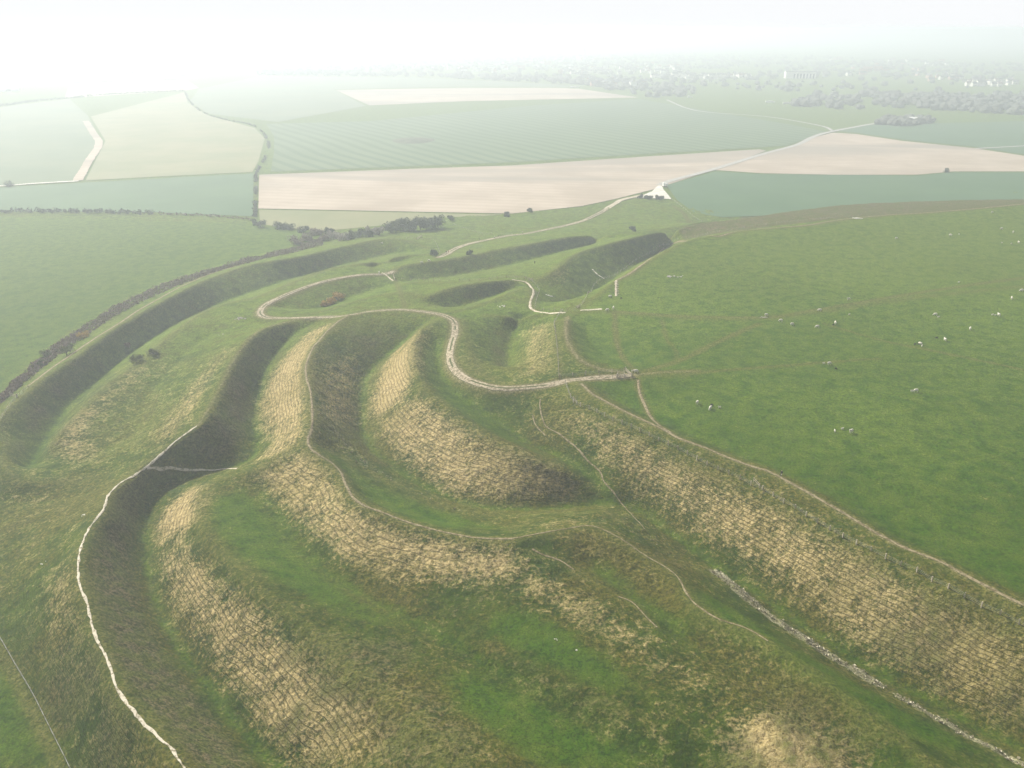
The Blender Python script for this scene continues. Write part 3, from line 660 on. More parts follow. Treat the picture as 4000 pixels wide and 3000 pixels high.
ribbon('path', wpath(FARPATH, 1.2), 1.4, MAT['earth_lane'], .12, .3)
ribbon('path', wpath(OUTERPATH, 1.0), 1.6, MAT['earth_lane'], .14, .15)
ribbon('path', wpath([(1185,678),(1200,677),(1222,675)], .6), 1.7, MAT['chalk_lane'], .12, .3, cross=5)
ribbon('path', wpath([(1253,671),(1275,670),(1300,668)], .6), 1.4, MAT['chalk_lane'], .12, .4, cross=5)
ribbon('path', wpath([(1331,640),(1331,606)], .6), 1.0, MAT['gravel'], .15, .2)
ribbon('path', wpath([(1106,604),(1140,612),(1153,630),(1145,655),(1150,668),(1185,678)], .8), 1.0, MAT['gravel'], .12, .3)
ribbon('path', wpath([(1280,582),(1292,594),(1306,603)], .6), .8, MAT['chalk'], .15, .3)
ribbon('path', wpath([(826,590),(838,598),(850,607)], .6), 1.0, MAT['gravel'], .15, .3)
def field(name, pts, mat, off, kind='structure'):
    P = [at(x, y, PLAIN) for x, y in pts]
    V = [(x, y, PLAIN+off) for x, y in P]; n = len(V)
    V2 = [Vector((x, y)) for x, y, _ in V]
    r = delaunay_2d_cdt(V2, [(i, (i+1) % n) for i in range(n)], [], 1, 1e-4)
    o = mesh_py(name, [(v.x, v.y, PLAIN+off) for v in r[0]], [tuple(f) for f in r[2]], mat)
    o['kind'] = kind; return o
field('ploughed_field', [(560,378),(900,365),(1106,358),(1406,338),(1640,323),(1655,326),(1543,367),(1410,410),(1331,430),(1256,446),(1106,462),(900,458),(558,451)], MAT['plough'], .30)
field('ploughed_field', [(1545,368),(1650,335),(1720,315),(1760,297),(1800,287),(1850,290),(1950,305),(2100,320),(2212,337),(2500,360),(2500,372),(2212,371),(2060,371),(1980,378),(1800,378),(1650,375)], MAT['plough'], .30)
field('pasture', [(560,453),(900,460),(1085,464),(960,472),(850,485),(700,499),(620,493),(562,484)], MAT['pasture_olive'], .15)
field('crop_field', [(585,371),(1106,351),(1406,332),(1700,315),(1785,285),(1700,268),(1500,235),(1380,214),(1150,228),(800,262),(575,268),(592,295),(592,330)], MAT['crop'], .30)
field('pasture', [(185,390),(228,305),(196,252),(400,199),(405,222),(450,250),(550,277),(572,300),(558,350),(545,372)], MAT['pasture_olive'], .30)
field('pasture', [(-400,280),(0,232),(150,214),(190,250),(218,305),(160,391),(0,402),(-400,425)], MAT['pasture_grey'], .30)
field('pasture', [(-400,430),(0,406),(180,395),(548,375),(546,468),(330,459),(0,457),(-400,480)], MAT['pasture_teal'], .30)
field('pasture', [(1440,401),(1545,371),(1650,377),(1980,380),(2060,373),(2500,374),(2500,432),(1560,470),(1500,460),(1462,432)], MAT['pasture_teal'], .30)
field('ploughed_field', [(725,195),(1000,190),(1200,190),(1250,192),(1380,211),(1000,219),(798,228)], MAT['plough'], .4)
field('ploughed_field', [(140,212),(150,183),(400,172),(430,190),(400,196)], MAT['plough'], .4)
field('ploughed_field', [(-300,163),(0,160),(290,163),(400,165),(415,170),(150,180),(0,183),(-300,190)], MAT['plough'], .4)
field('pasture', [(1800,282),(1880,270),(2212,262),(2500,262),(2500,352),(2212,334),(2100,317),(1950,302),(1850,287)], MAT['pasture_teal'], .30)
field('pasture', [(430,192),(560,165),(900,168),(1200,182),(1240,188),(1000,187),(720,193),(790,229),(600,264),(450,246),(410,220)], MAT['pasture_grey'], .30)
field('car_park', [(1366,427),(1392,421),(1409,414),(1417,405),(1424,401),(1430,403),(1433,410),(1441,419),(1450,431)], MAT['chalk_white'], .45)
def pw(pts, step=4): return catmull(np.array([at(x, y, PLAIN) for x, y in pts]), step)
ROAD = [(1424,401),(1450,391),(1543,366),(1650,333),(1720,314),(1760,295),(1800,284),(1880,269),(1900,267)]
ribbon('road', pw(ROAD), 7, MAT['road'], .6, .02, flat=True)
ribbon('road', pw([(1800,284),(1770,272),(1659,253),(1530,243),(1480,233),(1440,216)]), 5, MAT['road'], .6, .03, flat=True)
ribbon('road', pw([(2105,322),(2212,316),(2500,300)]), 5, MAT['road'], .6, .03, flat=True)
ribbon('track', pw([(-300,425),(0,403),(80,397),(170,392)]), 5, MAT['chalk_white'], .6, .1, flat=True)
ribbon('track', pw([(168,391),(190,352),(214,312),(203,290),(185,262)]), 9, MAT['plough'], .65, .1, flat=True)
ribbon('track', pw([(1310,452),(1330,440),(1345,432),(1390,422)]), 4.5, MAT['gravel'], .5, .1, flat=True)

# ------------------------------------------------------------------ foliage
def leaf_cloud(centres, radii, nper, size, r=rng, squash=.8):
    V = []; F = []
    for (cx, cy, cz), rad, n in zip(centres, radii, nper):
        for _ in range(n):
            d = r.normal(size=3); d /= np.linalg.norm(d)+1e-9; q = rad*(.45+.6*r.random())
            p = np.array([cx, cy, cz])+d*q*np.array([1, 1, squash])
            a = r.normal(size=3); a /= np.linalg.norm(a); b = np.cross(a, d+r.normal(size=3)*.4); b /= np.linalg.norm(b)+1e-9
            s = size*(.6+.8*r.random()); k = len(V)
            V += [p-a*s*.5, p+b*s*.45, p+a*s*.55, p-b*s*.4]; F.append((k, k+1, k+2, k+3))
    return V, F
def tube(V, F, pts, rads, n=6):
    k0 = len(V)
    for i, (p, rr) in enumerate(zip(pts, rads)):
        p = Vector(p); d = (Vector(pts[min(i+1, len(pts)-1)])-Vector(pts[max(i-1, 0)])).normalized()
        a = d.orthogonal().normalized(); b = d.cross(a)
        for j in range(n):
            t = 2*math.pi*j/n; V.append(tuple(p+a*math.cos(t)*rr+b*math.sin(t)*rr))
    for i in range(len(pts)-1):
        for j in range(n):
            q = (j+1) % n; F.append((k0+i*n+j, k0+i*n+q, k0+(i+1)*n+q, k0+(i+1)*n+j))
    F.append(tuple(k0+j for j in range(n))[::-1]); F.append(tuple(k0+(len(pts)-1)*n+j for j in range(n)))
def make_tree(name, loc, h, wd, mat, label, cat, group=None, dens=1.0, leaf=.5, bush=False, seed=0):
    r = np.random.default_rng(seed+11); root = empty(name, loc, r.random()*6.28)
    tag(root, label, cat, group)
    V = []; F = []; tr = .035*h
    top = h*(.35 if bush else .6)
    tube(V, F, [(0, 0, -.3), (.05*h*(r.random()-.5), .05*h*(r.random()-.5), top*.5), (.1*h*(r.random()-.5), .1*h*(r.random()-.5), top)], [tr, tr*.7, tr*.35])
    cs = []; rs = []
    nc = 9 if bush else 12
    for i in range(nc):
        a = 2*math.pi*i/nc+r.random(); q = wd*.5*(.25+.5*r.random()) ; z = h*((.15+.6*r.random()) if bush else (.35+.5*r.random()))
        c = (q*math.cos(a), q*math.sin(a), z); cs.append(c); rs.append(wd*(.17+.12*r.random()))
        tube(V, F, [(0, 0, top*.35), (c[0]*.5, c[1]*.5, z*.75), c], [tr*.5, tr*.3, tr*.12], 4)
    mesh_py('trunk', V, F, MAT['bark'], root, True)
    V, F = leaf_cloud(cs, rs, [int(70*dens)]*nc, leaf, r)
    mesh_py('crown', V, F, mat, root)
    return root
TREES = [ # px, py, height, width, mat, label
 ('tree',844,503,8,9,'leaf_dark','grey-green tree at the left end of the clump above the earthworks'),
 ('tree',858,497,9.5,9,'leaf_dark','taller grey-green tree, second from the left end of the clump'),
 ('tree',870,499,9,8,'leaf_dark','rounded tree in the left half of the clump'),
 ('tree',884,499,10.5,9,'leaf_dark','tallest dark tree in the left half of the clump'),
 ('tree',897,498,8,9,'leaf_dark','low spreading tree filling the middle of the clump'),
 ('tree',908,497,10,8,'leaf_dark','upright tree just right of the middle of the clump'),
 ('tree',922,496,9,9,'leaf_dark','bushy tree in the right half of the clump'),
 ('tree',935,494,9.5,8,'leaf_dark','tree next to the right end of the clump'),
 ('tree',946,492,9.5,9,'leaf_dark','dark round tree at the right end of the clump'),
]
for i, (nm, px, py, h, wd, m, lb) in enumerate(TREES):
    make_tree('tree', G3(px, py), h*1.05, wd*1.35, MAT['leaf_clump'], lb, 'tree', 'trees in the clump beside the far bank', 1.5, .8, True, seed=i)
BUSH = [
 (563,491,5,8,'leaf_dark','dark bush at the corner where the long hedge meets the field edge'),
 (603,493,4,9,'leaf_dark','wide dark bush on the field boundary left of the blossom'),
 (622,495,4,9,'leaf_dark','wide dark bush standing against its twin on the field boundary'),
 (657,502,5,7,'leaf_dark','dark bush at the left end of the blossoming thicket'),
 (685,508,4,8,'leaf_bramble','brown leafless bush in the thicket near the field edge'),
 (712,506,5,7,'leaf_dark','dark upright bush behind the pale blossom'),
 (700,521,4.5,8,'leaf_bramble','brown bush below the first pale blossom'),
 (720,516,5,9,'leaf_blossom','pale blossoming thorn bush, leftmost and largest'),
 (742,520,5,8,'leaf_blossom','pale blossoming thorn bush beside a dark one'),
 (757,517,5.5,8,'leaf_dark','dark bush between two pale blossoming ones'),
 (776,512,6,8,'leaf_dark','tall dark bush in the middle of the thicket'),
 (795,512,5,8,'leaf_dark','dark bush on the slope edge of the thicket'),
 (803,506,5,8,'leaf_blossom','pale blossoming thorn bush above the dark bushes'),
 (818,508,5,8,'leaf_blossom','pale blossoming thorn bush at the right end of the thicket'),
 (640,527,4,9,'leaf_bramble','brown bramble mound on the outer bank below the hedge corner'),
 (665,520,4.5,9,'leaf_bramble','brown bramble mound next to the field tip'),
]
for i, (px, py, h, wd, m, lb) in enumerate(BUSH):
    make_tree('bush', G3(px, py), h*1.1, wd*1.2, MAT[m], lb, 'bush', 'bushes in the thicket above the outer ditch', 1.2, .7, True, seed=50+i)
NEARB = [
 (144,767,6.0,6.5,'leaf_olive','rounded olive bush standing in the brambles beside the outer path'),
 (101,776,4.2,4.5,'leaf_olive','smaller olive bush left of the rounded one in the brambles'),
 (93,790,2.5,4,'leaf_olive','low olive bush at the foot of the bramble strip'),
 (182,730,3.5,6,'leaf_gorse','orange-brown gorse bush among the brambles'),
 (296,783,3.5,6,'leaf_olive','olive bush on the rim of the dark ditch'),
 (332,765,2.6,5,'leaf_olive','low yellow-green bush on the rim right of the olive one'),
 (277,752,2.6,3.5,'leaf_bramble','thin pale bush on the dark ditch slope'),
 (938,553,4,5,'leaf_dark','small dark bush beside the gate on the track'),
 (1013,550,2.5,4,'leaf_dark','low bush on the crest below the track'),
 (974,477,5,6,'leaf_dark','lone small tree on the field edge right of the clump'),
 (1095,468,4,5,'leaf_dark','lone small tree on the edge of the ploughed field'),
 (1145,460,4.5,5,'leaf_dark','lone round tree where the ploughed field narrows'),
 (1366,499,3.5,5,'leaf_dark','lone bush on the pasture below the car park'),
 (1383,428,4,5,'leaf_dark','leftmost small tree on the lower edge of the chalk car park'),
 (1395,429,3.5,4.5,'leaf_dark','second small tree along the lower edge of the chalk car park'),
 (1403,431,4,5,'leaf_dark','middle small tree along the lower edge of the chalk car park'),
 (1419,431,4,5,'leaf_dark','fourth small tree along the lower edge of the chalk car park'),
 (1428,432,4,5,'leaf_dark','rightmost small tree on the lower edge of the chalk car park'),
 (2044,373,5,6,'leaf_dark','lone tree on the lower edge of the right ploughed field'),
 (20,404,6,10,'leaf_dark','lone tree beside the pale lane at the left edge'),
]
for i, (px, py, h, wd, m, lb) in enumerate(NEARB):
    make_tree('bush' if h < 5 and m != 'leaf_dark' else 'small_tree', G3(px, py), h, wd, MAT[m], lb, 'bush' if h < 4 else 'tree', None, 1.0, .4 if py > 600 else .6, True, seed=90+i)
# gorse clump
for i, (px, py, h, wd, lb) in enumerate([(703,661,2.2,5,'low orange-brown gorse bush, left of three on the dark slope'),(716,655,2.6,5.5,'orange-brown gorse bush, middle of three on the dark slope'),(731,645,3.2,6.5,'largest gorse bush, right of three on the dark slope')]):
    make_tree('gorse_bush', G3(px, py), h, wd, MAT['leaf_gorse'], lb, 'bush', None, 1.4, .4, True, seed=130+i)
# bramble strip on the outer bank, beyond counting
def scatter_strip(name, pts_l, pts_r, n, hmin, hmax, size, mat, label, cat, seed):
    r = np.random.default_rng(seed); A = wpath(pts_l, 1.0); B = wpath(pts_r, 1.0)
    A = A[np.linspace(0, len(A)-1, 300).astype(int)]; B = B[np.linspace(0, len(B)-1, 300).astype(int)]
    V = []; F = []
    u = r.random(n)*298; v = r.random(n); i = u.astype(int); f = (u-i)[:, None]
    P = (A[i]*(1-f)+A[i+1]*f)*(1-v[:, None])+(B[i]*(1-f)+B[i+1]*f)*v[:, None]
    dens = fbm(P[:, 0], P[:, 1], 6, 2, 4); hh = hmin+(hmax-hmin)*np.clip((dens-.3)*2.2, 0, 1)
    keep = r.random(n) < .35+1.2*np.clip(dens-.3, 0, 1); P = P[keep]; hh = hh[keep]
    Z = zground(P[:, 0], P[:, 1])+hh*r.random(len(P))
    for (x, y), z in zip(P, Z):
        a = r.normal(size=3); a[2] = abs(a[2])+.4; a /= np.linalg.norm(a); b = np.cross(a, r.normal(size=3)); b /= np.linalg.norm(b)+1e-9
        s = size*(.5+r.random()); p = np.array([x, y, z]); k = len(V)
        V += [p-a*s*.3, p+b*s*.4, p+a*s*.6, p-b*s*.4]; F.append((k, k+1, k+2, k+3))
    o = mesh_py(name, V, F, mat); tag(o, label, cat, kind='stuff'); return o
scatter_strip('brambles', [(-60,900),(0,855),(60,798),(150,726),(280,648),(400,600),(520,564),(640,534),(700,512)],
              [(-60,925),(0,876),(60,822),(150,752),(280,668),(400,613),(520,573),(640,545),(700,530)], 26000, .4, 2.0, .7, MAT['leaf_bramble'],
              'strip of brown brambles along the foot of the outer bank', 'brambles', 5)
# hedges: one thing each
def hedge(pts, h, wd, mat, label, seed, sparse=1.0):
    r = np.random.default_rng(seed); W = pw(pts, 2.0); V = []; F = []
    cs = []; rs = []
    for x, y in W[:, :2]:
        if fbm(np.array([x]), np.array([y]), 30, 2, seed)[0] < .34*(2-sparse): continue
        k = .6+.9*r.random(); cs.append((x+r.normal()*wd*.2, y+r.normal()*wd*.2, PLAIN+h*.45*k)); rs.append(h*.5*k)
    V, F = leaf_cloud(cs, rs, [14]*len(cs), h*.45, r)
    o = mesh_py('hedge', V, F, mat); tag(o, label, 'hedge'); return o
hedge([(548,488),(551,470),(552,440),(553,400),(554,374)], 2.4, 3.5, MAT['leaf_dark'], 'hedge along the left end of the ploughed field', 1)
hedge([(554,374),(566,352),(580,325),(577,300),(560,280),(535,268),(490,260),(440,244),(412,222),(400,200)], 2.0, 4.5, MAT['leaf_dark'], 'curving dark hedge between the olive pasture and the striped field', 2)
hedge([(0,461),(60,459),(200,460),(330,463)], 3.5, 5, MAT['leaf_dark'], 'dark hedge across the left fields', 3, 1.3)
hedge([(345,464),(440,467),(540,475)], 2.0, 3, MAT['leaf_bramble'], 'thin brown hedge continuing to the field corner', 4)
hedge([(565,489),(600,493),(640,496),(700,502)], 2.2, 4, MAT['leaf_bramble'], 'low hedge along the tip of the left field', 5)
hedge([(-200,253),(0,230),(80,219),(150,213),(230,205),(400,197)], 4, 6, MAT['leaf_dark'], 'straight dark hedge above the olive pasture', 6, 1.3)
hedge([(0,160),(100,158),(290,162),(400,165)], 5, 8, MAT['leaf_far'], 'faint hedge beyond the left ploughed field', 7, 1.2)
hedge([(0,181),(150,180),(300,174),(400,173)], 4, 6, MAT['leaf_far'], 'faint hedge between the two pink ploughed fields', 8, 1.2)
hedge([(560,377),(900,363),(1106,356),(1406,336),(1640,321)], .9, 2, MAT['leaf_bramble'], 'low field boundary above the long ploughed field', 9)
# distant woodland, reads as masses
def woodland(name, polys, n, label, seed, hs=8):
    r = np.random.default_rng(seed); V = []; F = []
    ico = []
    t = (1+5**.5)/2
    iv = np.array([(-1,t,0),(1,t,0),(-1,-t,0),(1,-t,0),(0,-1,t),(0,1,t),(0,-1,-t),(0,1,-t),(t,0,-1),(t,0,1),(-t,0,-1),(-t,0,1)], float); iv /= np.linalg.norm(iv[0])
    fi = [(0,11,5),(0,5,1),(0,1,7),(0,7,10),(0,10,11),(1,5,9),(5,11,4),(11,10,2),(10,7,6),(7,1,8),(3,9,4),(3,4,2),(3,2,6),(3,6,8),(3,8,9),(4,9,5),(2,4,11),(6,2,10),(8,6,7),(9,8,1)]
    for poly, cnt in zip(polys, n):
        W = [at(x, y, PLAIN) for x, y in poly]; xs_ = [p[0] for p in W]; ys_ = [p[1] for p in W]; c = 0
        while c < cnt:
            # spread so that near rows are not starved
            x = r.uniform(min(xs_), max(xs_)); y = r.uniform(min(ys_), max(ys_))
            if not pip(np.array([x]), np.array([y]), W)[0]: continue
            if fbm(np.array([x]), np.array([y]), 160, 2, seed)[0] < .42 and r.random() < .8: c += .3; continue
            c += 1; s = hs*(.5+.7*r.random()); k = len(V)
            vv = iv*(1+.35*(r.random((12, 1))-.5))*s*np.array([1.1, 1.1, .8])+np.array([x, y, PLAIN+s*.6])
            V += list(vv); F += [(a+k, b+k, d+k) for a, b, d in fi]
    o = mesh_py(name, V, F, MAT['leaf_far']); tag(o, label, 'woodland', kind='stuff'); return o
woodland('woodland', [[(1700,228),(1760,205),(2212,205),(2400,205),(2400,250),(2212,249),(2050,240),(1800,236)]], [900], 'hazy belt of woodland on the right beyond the lane', 3)
woodland('woodland', [[(553,163),(900,166),(1106,176),(1260,184),(1400,212),(1500,208),(1500,190),(1250,172),(1000,160),(553,152)]], [500], 'hazy tree belt in front of the distant town', 4)
woodland('woodland', [[(720,150),(1106,118),(1700,120),(2212,140),(2400,150),(2400,200),(1700,200),(1400,180),(1100,168)]], [1600], 'hazy tree cover spread through the distant town', 5)
woodland('woodland', [[(85,118),(120,112),(180,112),(180,118)]], [160], 'faint far wood at the upper left', 6, 14)
woodland('woodland', [[(255,119),(300,113),(500,112),(560,120),(400,122)]], [350], 'faint long far wood left of the distant town', 7, 14)
woodland('woodland', [[(1885,271),(1920,258),(2015,256),(2020,266),(1960,273)]], [110], 'dark trees around the distant farm', 8, 6)
# ------------------------------------------------------------------ tussock grass: uncountable tufts on the rough slopes
def tussocks(name, n, wfun, hmin, hmax, mat, label, seed):
    r = np.random.default_rng(seed); m = n*9
    y = 98+(330-98)*r.random(m)**1.0; x = (r.random(m)*2-1)*(y*.78+45)
    w_ = wfun(x, y)*np.clip(1.25-(y-98)/300, .35, 1)*(1-samp(SMOOTH, x, y))
    keep = r.random(m) < w_; x = x[keep][:n]; y = y[keep][:n]; k = len(x)
    z = zground(x, y); h = hmin+(hmax-hmin)*r.random(k)**1.5; wd = h*(.5+.5*r.random(k))
    V = []; q = 0
    P = np.zeros((k, 3, 4, 3)); a0 = r.random(k)*6.28
    for j in range(3):
        a = a0+j*2.094; lean = .35+.5*r.random(k); dx, dy = np.cos(a), np.sin(a); tx, ty = -dy, dx
        for c, (u, v) in enumerate(((-1, 0), (1, 0), (.75, 1), (-.75, 1))):
            P[:, j, c, 0] = x+tx*u*wd*.55*(1 if v == 0 else 1.2)+dx*v*lean*wd
            P[:, j, c, 1] = y+ty*u*wd*.55*(1 if v == 0 else 1.2)+dy*v*lean*wd
            P[:, j, c, 2] = z-.05+v*h*(.7+.5*r.random(k))
    co = P.reshape(-1, 3).astype(np.float32); nf = k*3
    me = bpy.data.meshes.new(name); me.vertices.add(len(co)); me.vertices.foreach_set('co', co.ravel())
    me.loops.add(nf*4); me.polygons.add(nf); me.loops.foreach_set('vertex_index', np.arange(nf*4, dtype=np.int32)); me.polygons.foreach_set('loop_start', np.arange(0, nf*4, 4, dtype=np.int32))
    me.update(calc_edges=True); o = link(name, me, mat); tag(o, label, kind='stuff'); print(name, k)
tanw = lambda x, y: np.clip((samp(TAN, x, y)-.3)*1.6+(fbm(x, y, 4.5, 3, 11)-.5)*1.6, 0, 1)*(samp(LUSH, x, y) < .8)
grw = lambda x, y: np.clip(.55+(fbm(x, y, 6, 3, 12)-.5)*2.2, 0, 1)*(1-.9*samp(LUSH, x, y))*(x*0+1)*(1-.6*np.clip(samp(TAN, x, y), 0, 1))*(samp(pmf, x, y, 1) < .5)
plw = lambda x, y: np.clip(samp(PALE, x, y)-.3, 0, 1)*1.6
drw = lambda x, y: np.clip(samp(DARK, x, y)-.4, 0, 1)*1.3
tussocks('pale_tussocks', 9000, plw, .25, .55, leafmat('pale_grass', (.26,.24,.16), (.62,.57,.44)), 'pale grey tussocks lining the bottom of the long ditch', 23)
# ------------------------------------------------------------------ fences: posts, rails or wires
def box(V, F, c, sx, sy, sz, ang=0.0, tilt=(0, 0)):
    k = len(V); ca, sa = math.cos(ang), math.sin(ang)
    for dz in (-.5, .5):
        for dx, dy in ((-.5, -.5), (.5, -.5), (.5, .5), (-.5, .5)):
            x, y, z = dx*sx, dy*sy, dz*sz
            V.append((c[0]+x*ca-y*sa+tilt[0]*z, c[1]+x*sa+y*ca+tilt[1]*z, c[2]+z))
    F += [(k, k+3, k+2, k+1), (k+4, k+5, k+6, k+7), (k, k+1, k+5, k+4), (k+1, k+2, k+6, k+5), (k+2, k+3, k+7, k+6), (k+3, k, k+4, k+7)]
def bar(V, F, a, b, r): tube(V, F, [tuple(a), tuple(b)], [r, r], 4)
def fence(pts, label, spacing=3.6, maxposts=95, ph=1.15, pr=.075, wires=(.35, .7, 1.02), wr=.012, offs=0.0, net=None):
    W = wpath(pts, .5); d = np.r_[0, np.cumsum(np.linalg.norm(np.diff(W[:, :2], axis=0), axis=1))]
    L = d[-1]; n = max(2, min(maxposts, int(L/spacing)+1)); t = np.linspace(0, L, n)
    X = np.interp(t, d, W[:, 0]); Y = np.interp(t, d, W[:, 1]); Z = zground(X, Y)
    base = Vector((X[0], Y[0], Z[0])); root = empty('fence', base); tag(root, label, 'fence')
    tops = []
    for i in range(n):
        V = []; F = []; h = ph*(.92+.16*random.random()); tx, ty = random.gauss(0, .03), random.gauss(0, .03)
        c = Vector((X[i], Y[i], Z[i]))-base
        box(V, F, (c.x, c.y, c.z+h/2-.1), pr*2, pr*2, h+.2, random.random(), (tx, ty))
        mesh_py('post', V, F, MAT['wood'], root)
        tops.append(c)
    V = []; F = []
    for wz in wires:
        for a, b in zip(tops[:-1], tops[1:]): bar(V, F, a+Vector((0, 0, wz)), b+Vector((0, 0, wz)), wr)
    mesh_py('wire', V, F, MAT['wire'], root)
    return root
fence(FENCE_A, 'long wire fence with pale posts beside the inner rampart path', 3.4, 60, 1.3, .10)
fence([(1207,818),(1206,790),(1203,750),(1199,715),(1197,700),(1205,685),(1216,672)], 'pale post fence running up from the track to the far causeway', 2.6, 60, 1.2, .07)
fence([(1209,816),(1240,812),(1280,809),(1315,806),(1348,803)], 'short post fence along the upper side of the gravel track', 4, 30, 1.4, .10)
fence([(1155,668),(1175,671),(1200,672),(1222,673),(1240,671),(1250,668)], 'post fence crossing the ditch head beside the far causeway', 3, 30, 1.3, .08)
fence([(1252,664),(1268,640),(1282,620),(1330,595),(1370,566),(1405,547),(1440,530),(1482,514)], 'post fence along the far ditch edge beside the worn path', 5, 60, 1.3, .08)
fence([(868,605),(900,607),(950,608),(1000,607),(1050,605),(1090,600),(1135,603)], 'post fence across the low ground behind the track loop', 5, 40, 1.3, .09)
fence([(1140,605),(1152,612),(1165,628),(1160,645),(1155,668)], 'short fence bending around the small chalk path', 4, 30, 1.2, .07)
fence([(-30,1335),(0,1380),(40,1450),(75,1510),(105,1570),(135,1630),(165,1690)], 'taut wire fence at the foot of the slope, lower left corner', 3.2, 60, 1.15, .05, (.3, .6, .9, 1.05), .018)
fence([(0,912),(14,890),(32,866),(50,848),(62,838)], 'dark fence above the gate at the left edge', 3, 30, 1.2, .06)
fence([(878,515),(905,517),(935,520),(950,545)], 'low fence from the small gate down to the track', 5, 30, 1.2, .07)
fence([(1445,425),(1470,445),(1500,470),(1515,480)], 'thin fence running down from the chalk car park', 7, 40, 1.2, .08)
fence([(1500,514),(1600,494),(1700,481),(1800,472),(1860,466)], 'distant fence on the far rampart edge', 7, 60, 1.3, .08)
fence([(960,478),(1000,493),(1040,505),(1106,507)], 'fence climbing over the pasture behind the clump', 7, 40, 1.2, .06)
fence([(960,478),(1095,463),(1256,447),(1331,431)], 'fence along the edge of the ploughed field', 8, 60, 1.2, .07)
def gate(p1, p2, label, name='gate', h=1.25, rails=5, fold=0.0):
    a = G3(*p1); b = G3(*p2); root = empty(name, a); tag(root, label, 'gate')
    d = b-a; L = max(d.length, 1.0); u = d.normalized()
    for q in (0, 1):
        V = []; F = []; c = d*q; box(V, F, (c.x, c.y, c.z+h*.55), .22, .22, h*1.3); mesh_py('post', V, F, MAT['wood'], root)
    V = []; F = []
    for i in range(rails):
        z = .15+(h-.25)*i/(rails-1); bar(V, F, u*.15+Vector((0, 0, z)), d-u*.15+Vector((0, 0, z)), .05)
    bar(V, F, u*.2+Vector((0, 0, .15)), d-u*.2+Vector((0, 0, h-.1)), .045)
    for q in (.08, .5, .92): bar(V, F, d*q+Vector((0, 0, .12)), d*q+Vector((0, 0, h-.08)), .045)
    mesh_py('gate_leaf', V, F, MAT['wood'], root)
    return root
gate((1351,801), (1365,815), 'wide wooden gate standing open across the end of the gravel track')
gate((22,856), (38,859), 'pale wooden gate beside the brambles at the left edge')
gate((900,518), (911,511), 'small wooden gate on the crest below the clump of trees')
gate((850,598), (853,606), 'narrow wooden gate where the track loop meets the low fence')
gate((954,553), (966,548), 'wooden gate across the track beside the dark bush')
gate((1246,667), (1252,664), 'small gate on the far chalk causeway')
gate((1143,606), (1150,606), 'little wooden gate at the top of the small chalk path')
# sheep pen of rails at the track end
def pen():
    c = G3(1345, 813); root = empty('sheep_pen', c); tag(root, 'wooden railed pen beside the gravel track and the open gate', 'pen')
    pts = [G3(1332,817), G3(1334,811), G3(1348,811), G3(1349,818), G3(1364,816)]
    for i, (a, b) in enumerate([(0, 1), (1, 2), (2, 3), (0, 3), (3, 4)]):
        V = []; F = []; A = pts[a]-c; B = pts[b]-c
        for z in (.3, .65, 1.0, 1.3): bar(V, F, A+Vector((0, 0, z)), B+Vector((0, 0, z)), .055)
        mesh_py('rail_panel', V, F, MAT['wood'], root)
    for p in pts:
        V = []; F = []; q = p-c; box(V, F, (q.x, q.y, q.z+.7), .2, .2, 1.6); mesh_py('post', V, F, MAT['wood'], root)
pen()
def rail(p1, p2, label, h=1.1):
    a = G3(*p1); b = G3(*p2); root = empty('wooden_rail', a); tag(root, label, 'fence'); d = b-a
    for q in (0, 1):
        V = []; F = []; c = d*q; box(V, F, (c.x, c.y, c.z+h*.5), .18, .18, h*1.1); mesh_py('post', V, F, MAT['wood'], root)
    V = []; F = []
    for z in (.5, h*.9): bar(V, F, Vector((0, 0, z)), d+Vector((0, 0, z)), .05)
    mesh_py('rail', V, F, MAT['wood'], root)
rail((1238,864), (1246,874), 'short wooden rail at the top end of the long wire fence')
rail((1628,1040), (1640,1055), 'short wooden rail set in the middle of the long wire fence')
rail((1322,818), (1333,815), 'short wooden rail joining the pen to the track side')
# steps cut in chalk
def steps():
    a = G3(1333, 638); b = G3(1331, 608); root = empty('steps', a); tag(root, 'pale timber steps climbing to the worn rampart path', 'steps')
    n = 8
    for i in range(n):
        p = a.lerp(b, (i+.5)/n); V = []; F = []; z = zg(p.x, p.y)
        box(V, F, (p.x-a.x, p.y-a.y, z-a.z+.12), 1.9, .35, .25); mesh_py('step', V, F, MAT['wood'], root)
steps()
# stones and rubble
def stones(px, py, n, spread, smax, label, mat='stone', name='rubble_heap'):
    c = G3(px, py); r = random.Random(int(px)); bm = bmesh.new()
    for i in range(n):
        g = bmesh.ops.create_icosphere(bm, subdivisions=1, radius=1)
        s = smax*(.4+.6*r.random()); x = r.gauss(0, spread*.45); y = r.gauss(0, spread*.3); z = zg(c.x+x, c.y+y)-c.z
        for v in g['verts']:
            v.co = Vector((v.co.x*s*(1+.4*r.random())+x, v.co.y*s+y, v.co.z*s*.55+z+s*.2))
    me = bpy.data.meshes.new(name); bm.to_mesh(me); bm.free(); o = link(name, me, MAT[mat]); o.location = c
    tag(o, label, 'stones'); return o
stones(515, 689, 14, 3.0, .55, 'heap of grey stones on the second bank above the track loop')
stones(1456, 598, 14, 4.5, .6, 'heap of grey rubble lying in the far pasture')
stones(480, 722, 4, 2.0, .35, 'few pale stones on the grass below the stone heap')
stones(1652, 686, 10, 2.5, .4, 'bare scraped patch with stones in the open pasture')
stones(1190, 641, 9, 1.6, .6, 'pale chalk scar on the face of the far ditch', 'chalk_white', 'chalk_scrape')
stones(1085, 662, 8, 3.5, .45, 'white chalk boulders on the mound left of the causeway', 'chalk_white')
stones(822, 525, 4, 2.5, .5, 'white chalk scrape high on the outer hump', 'chalk_white')
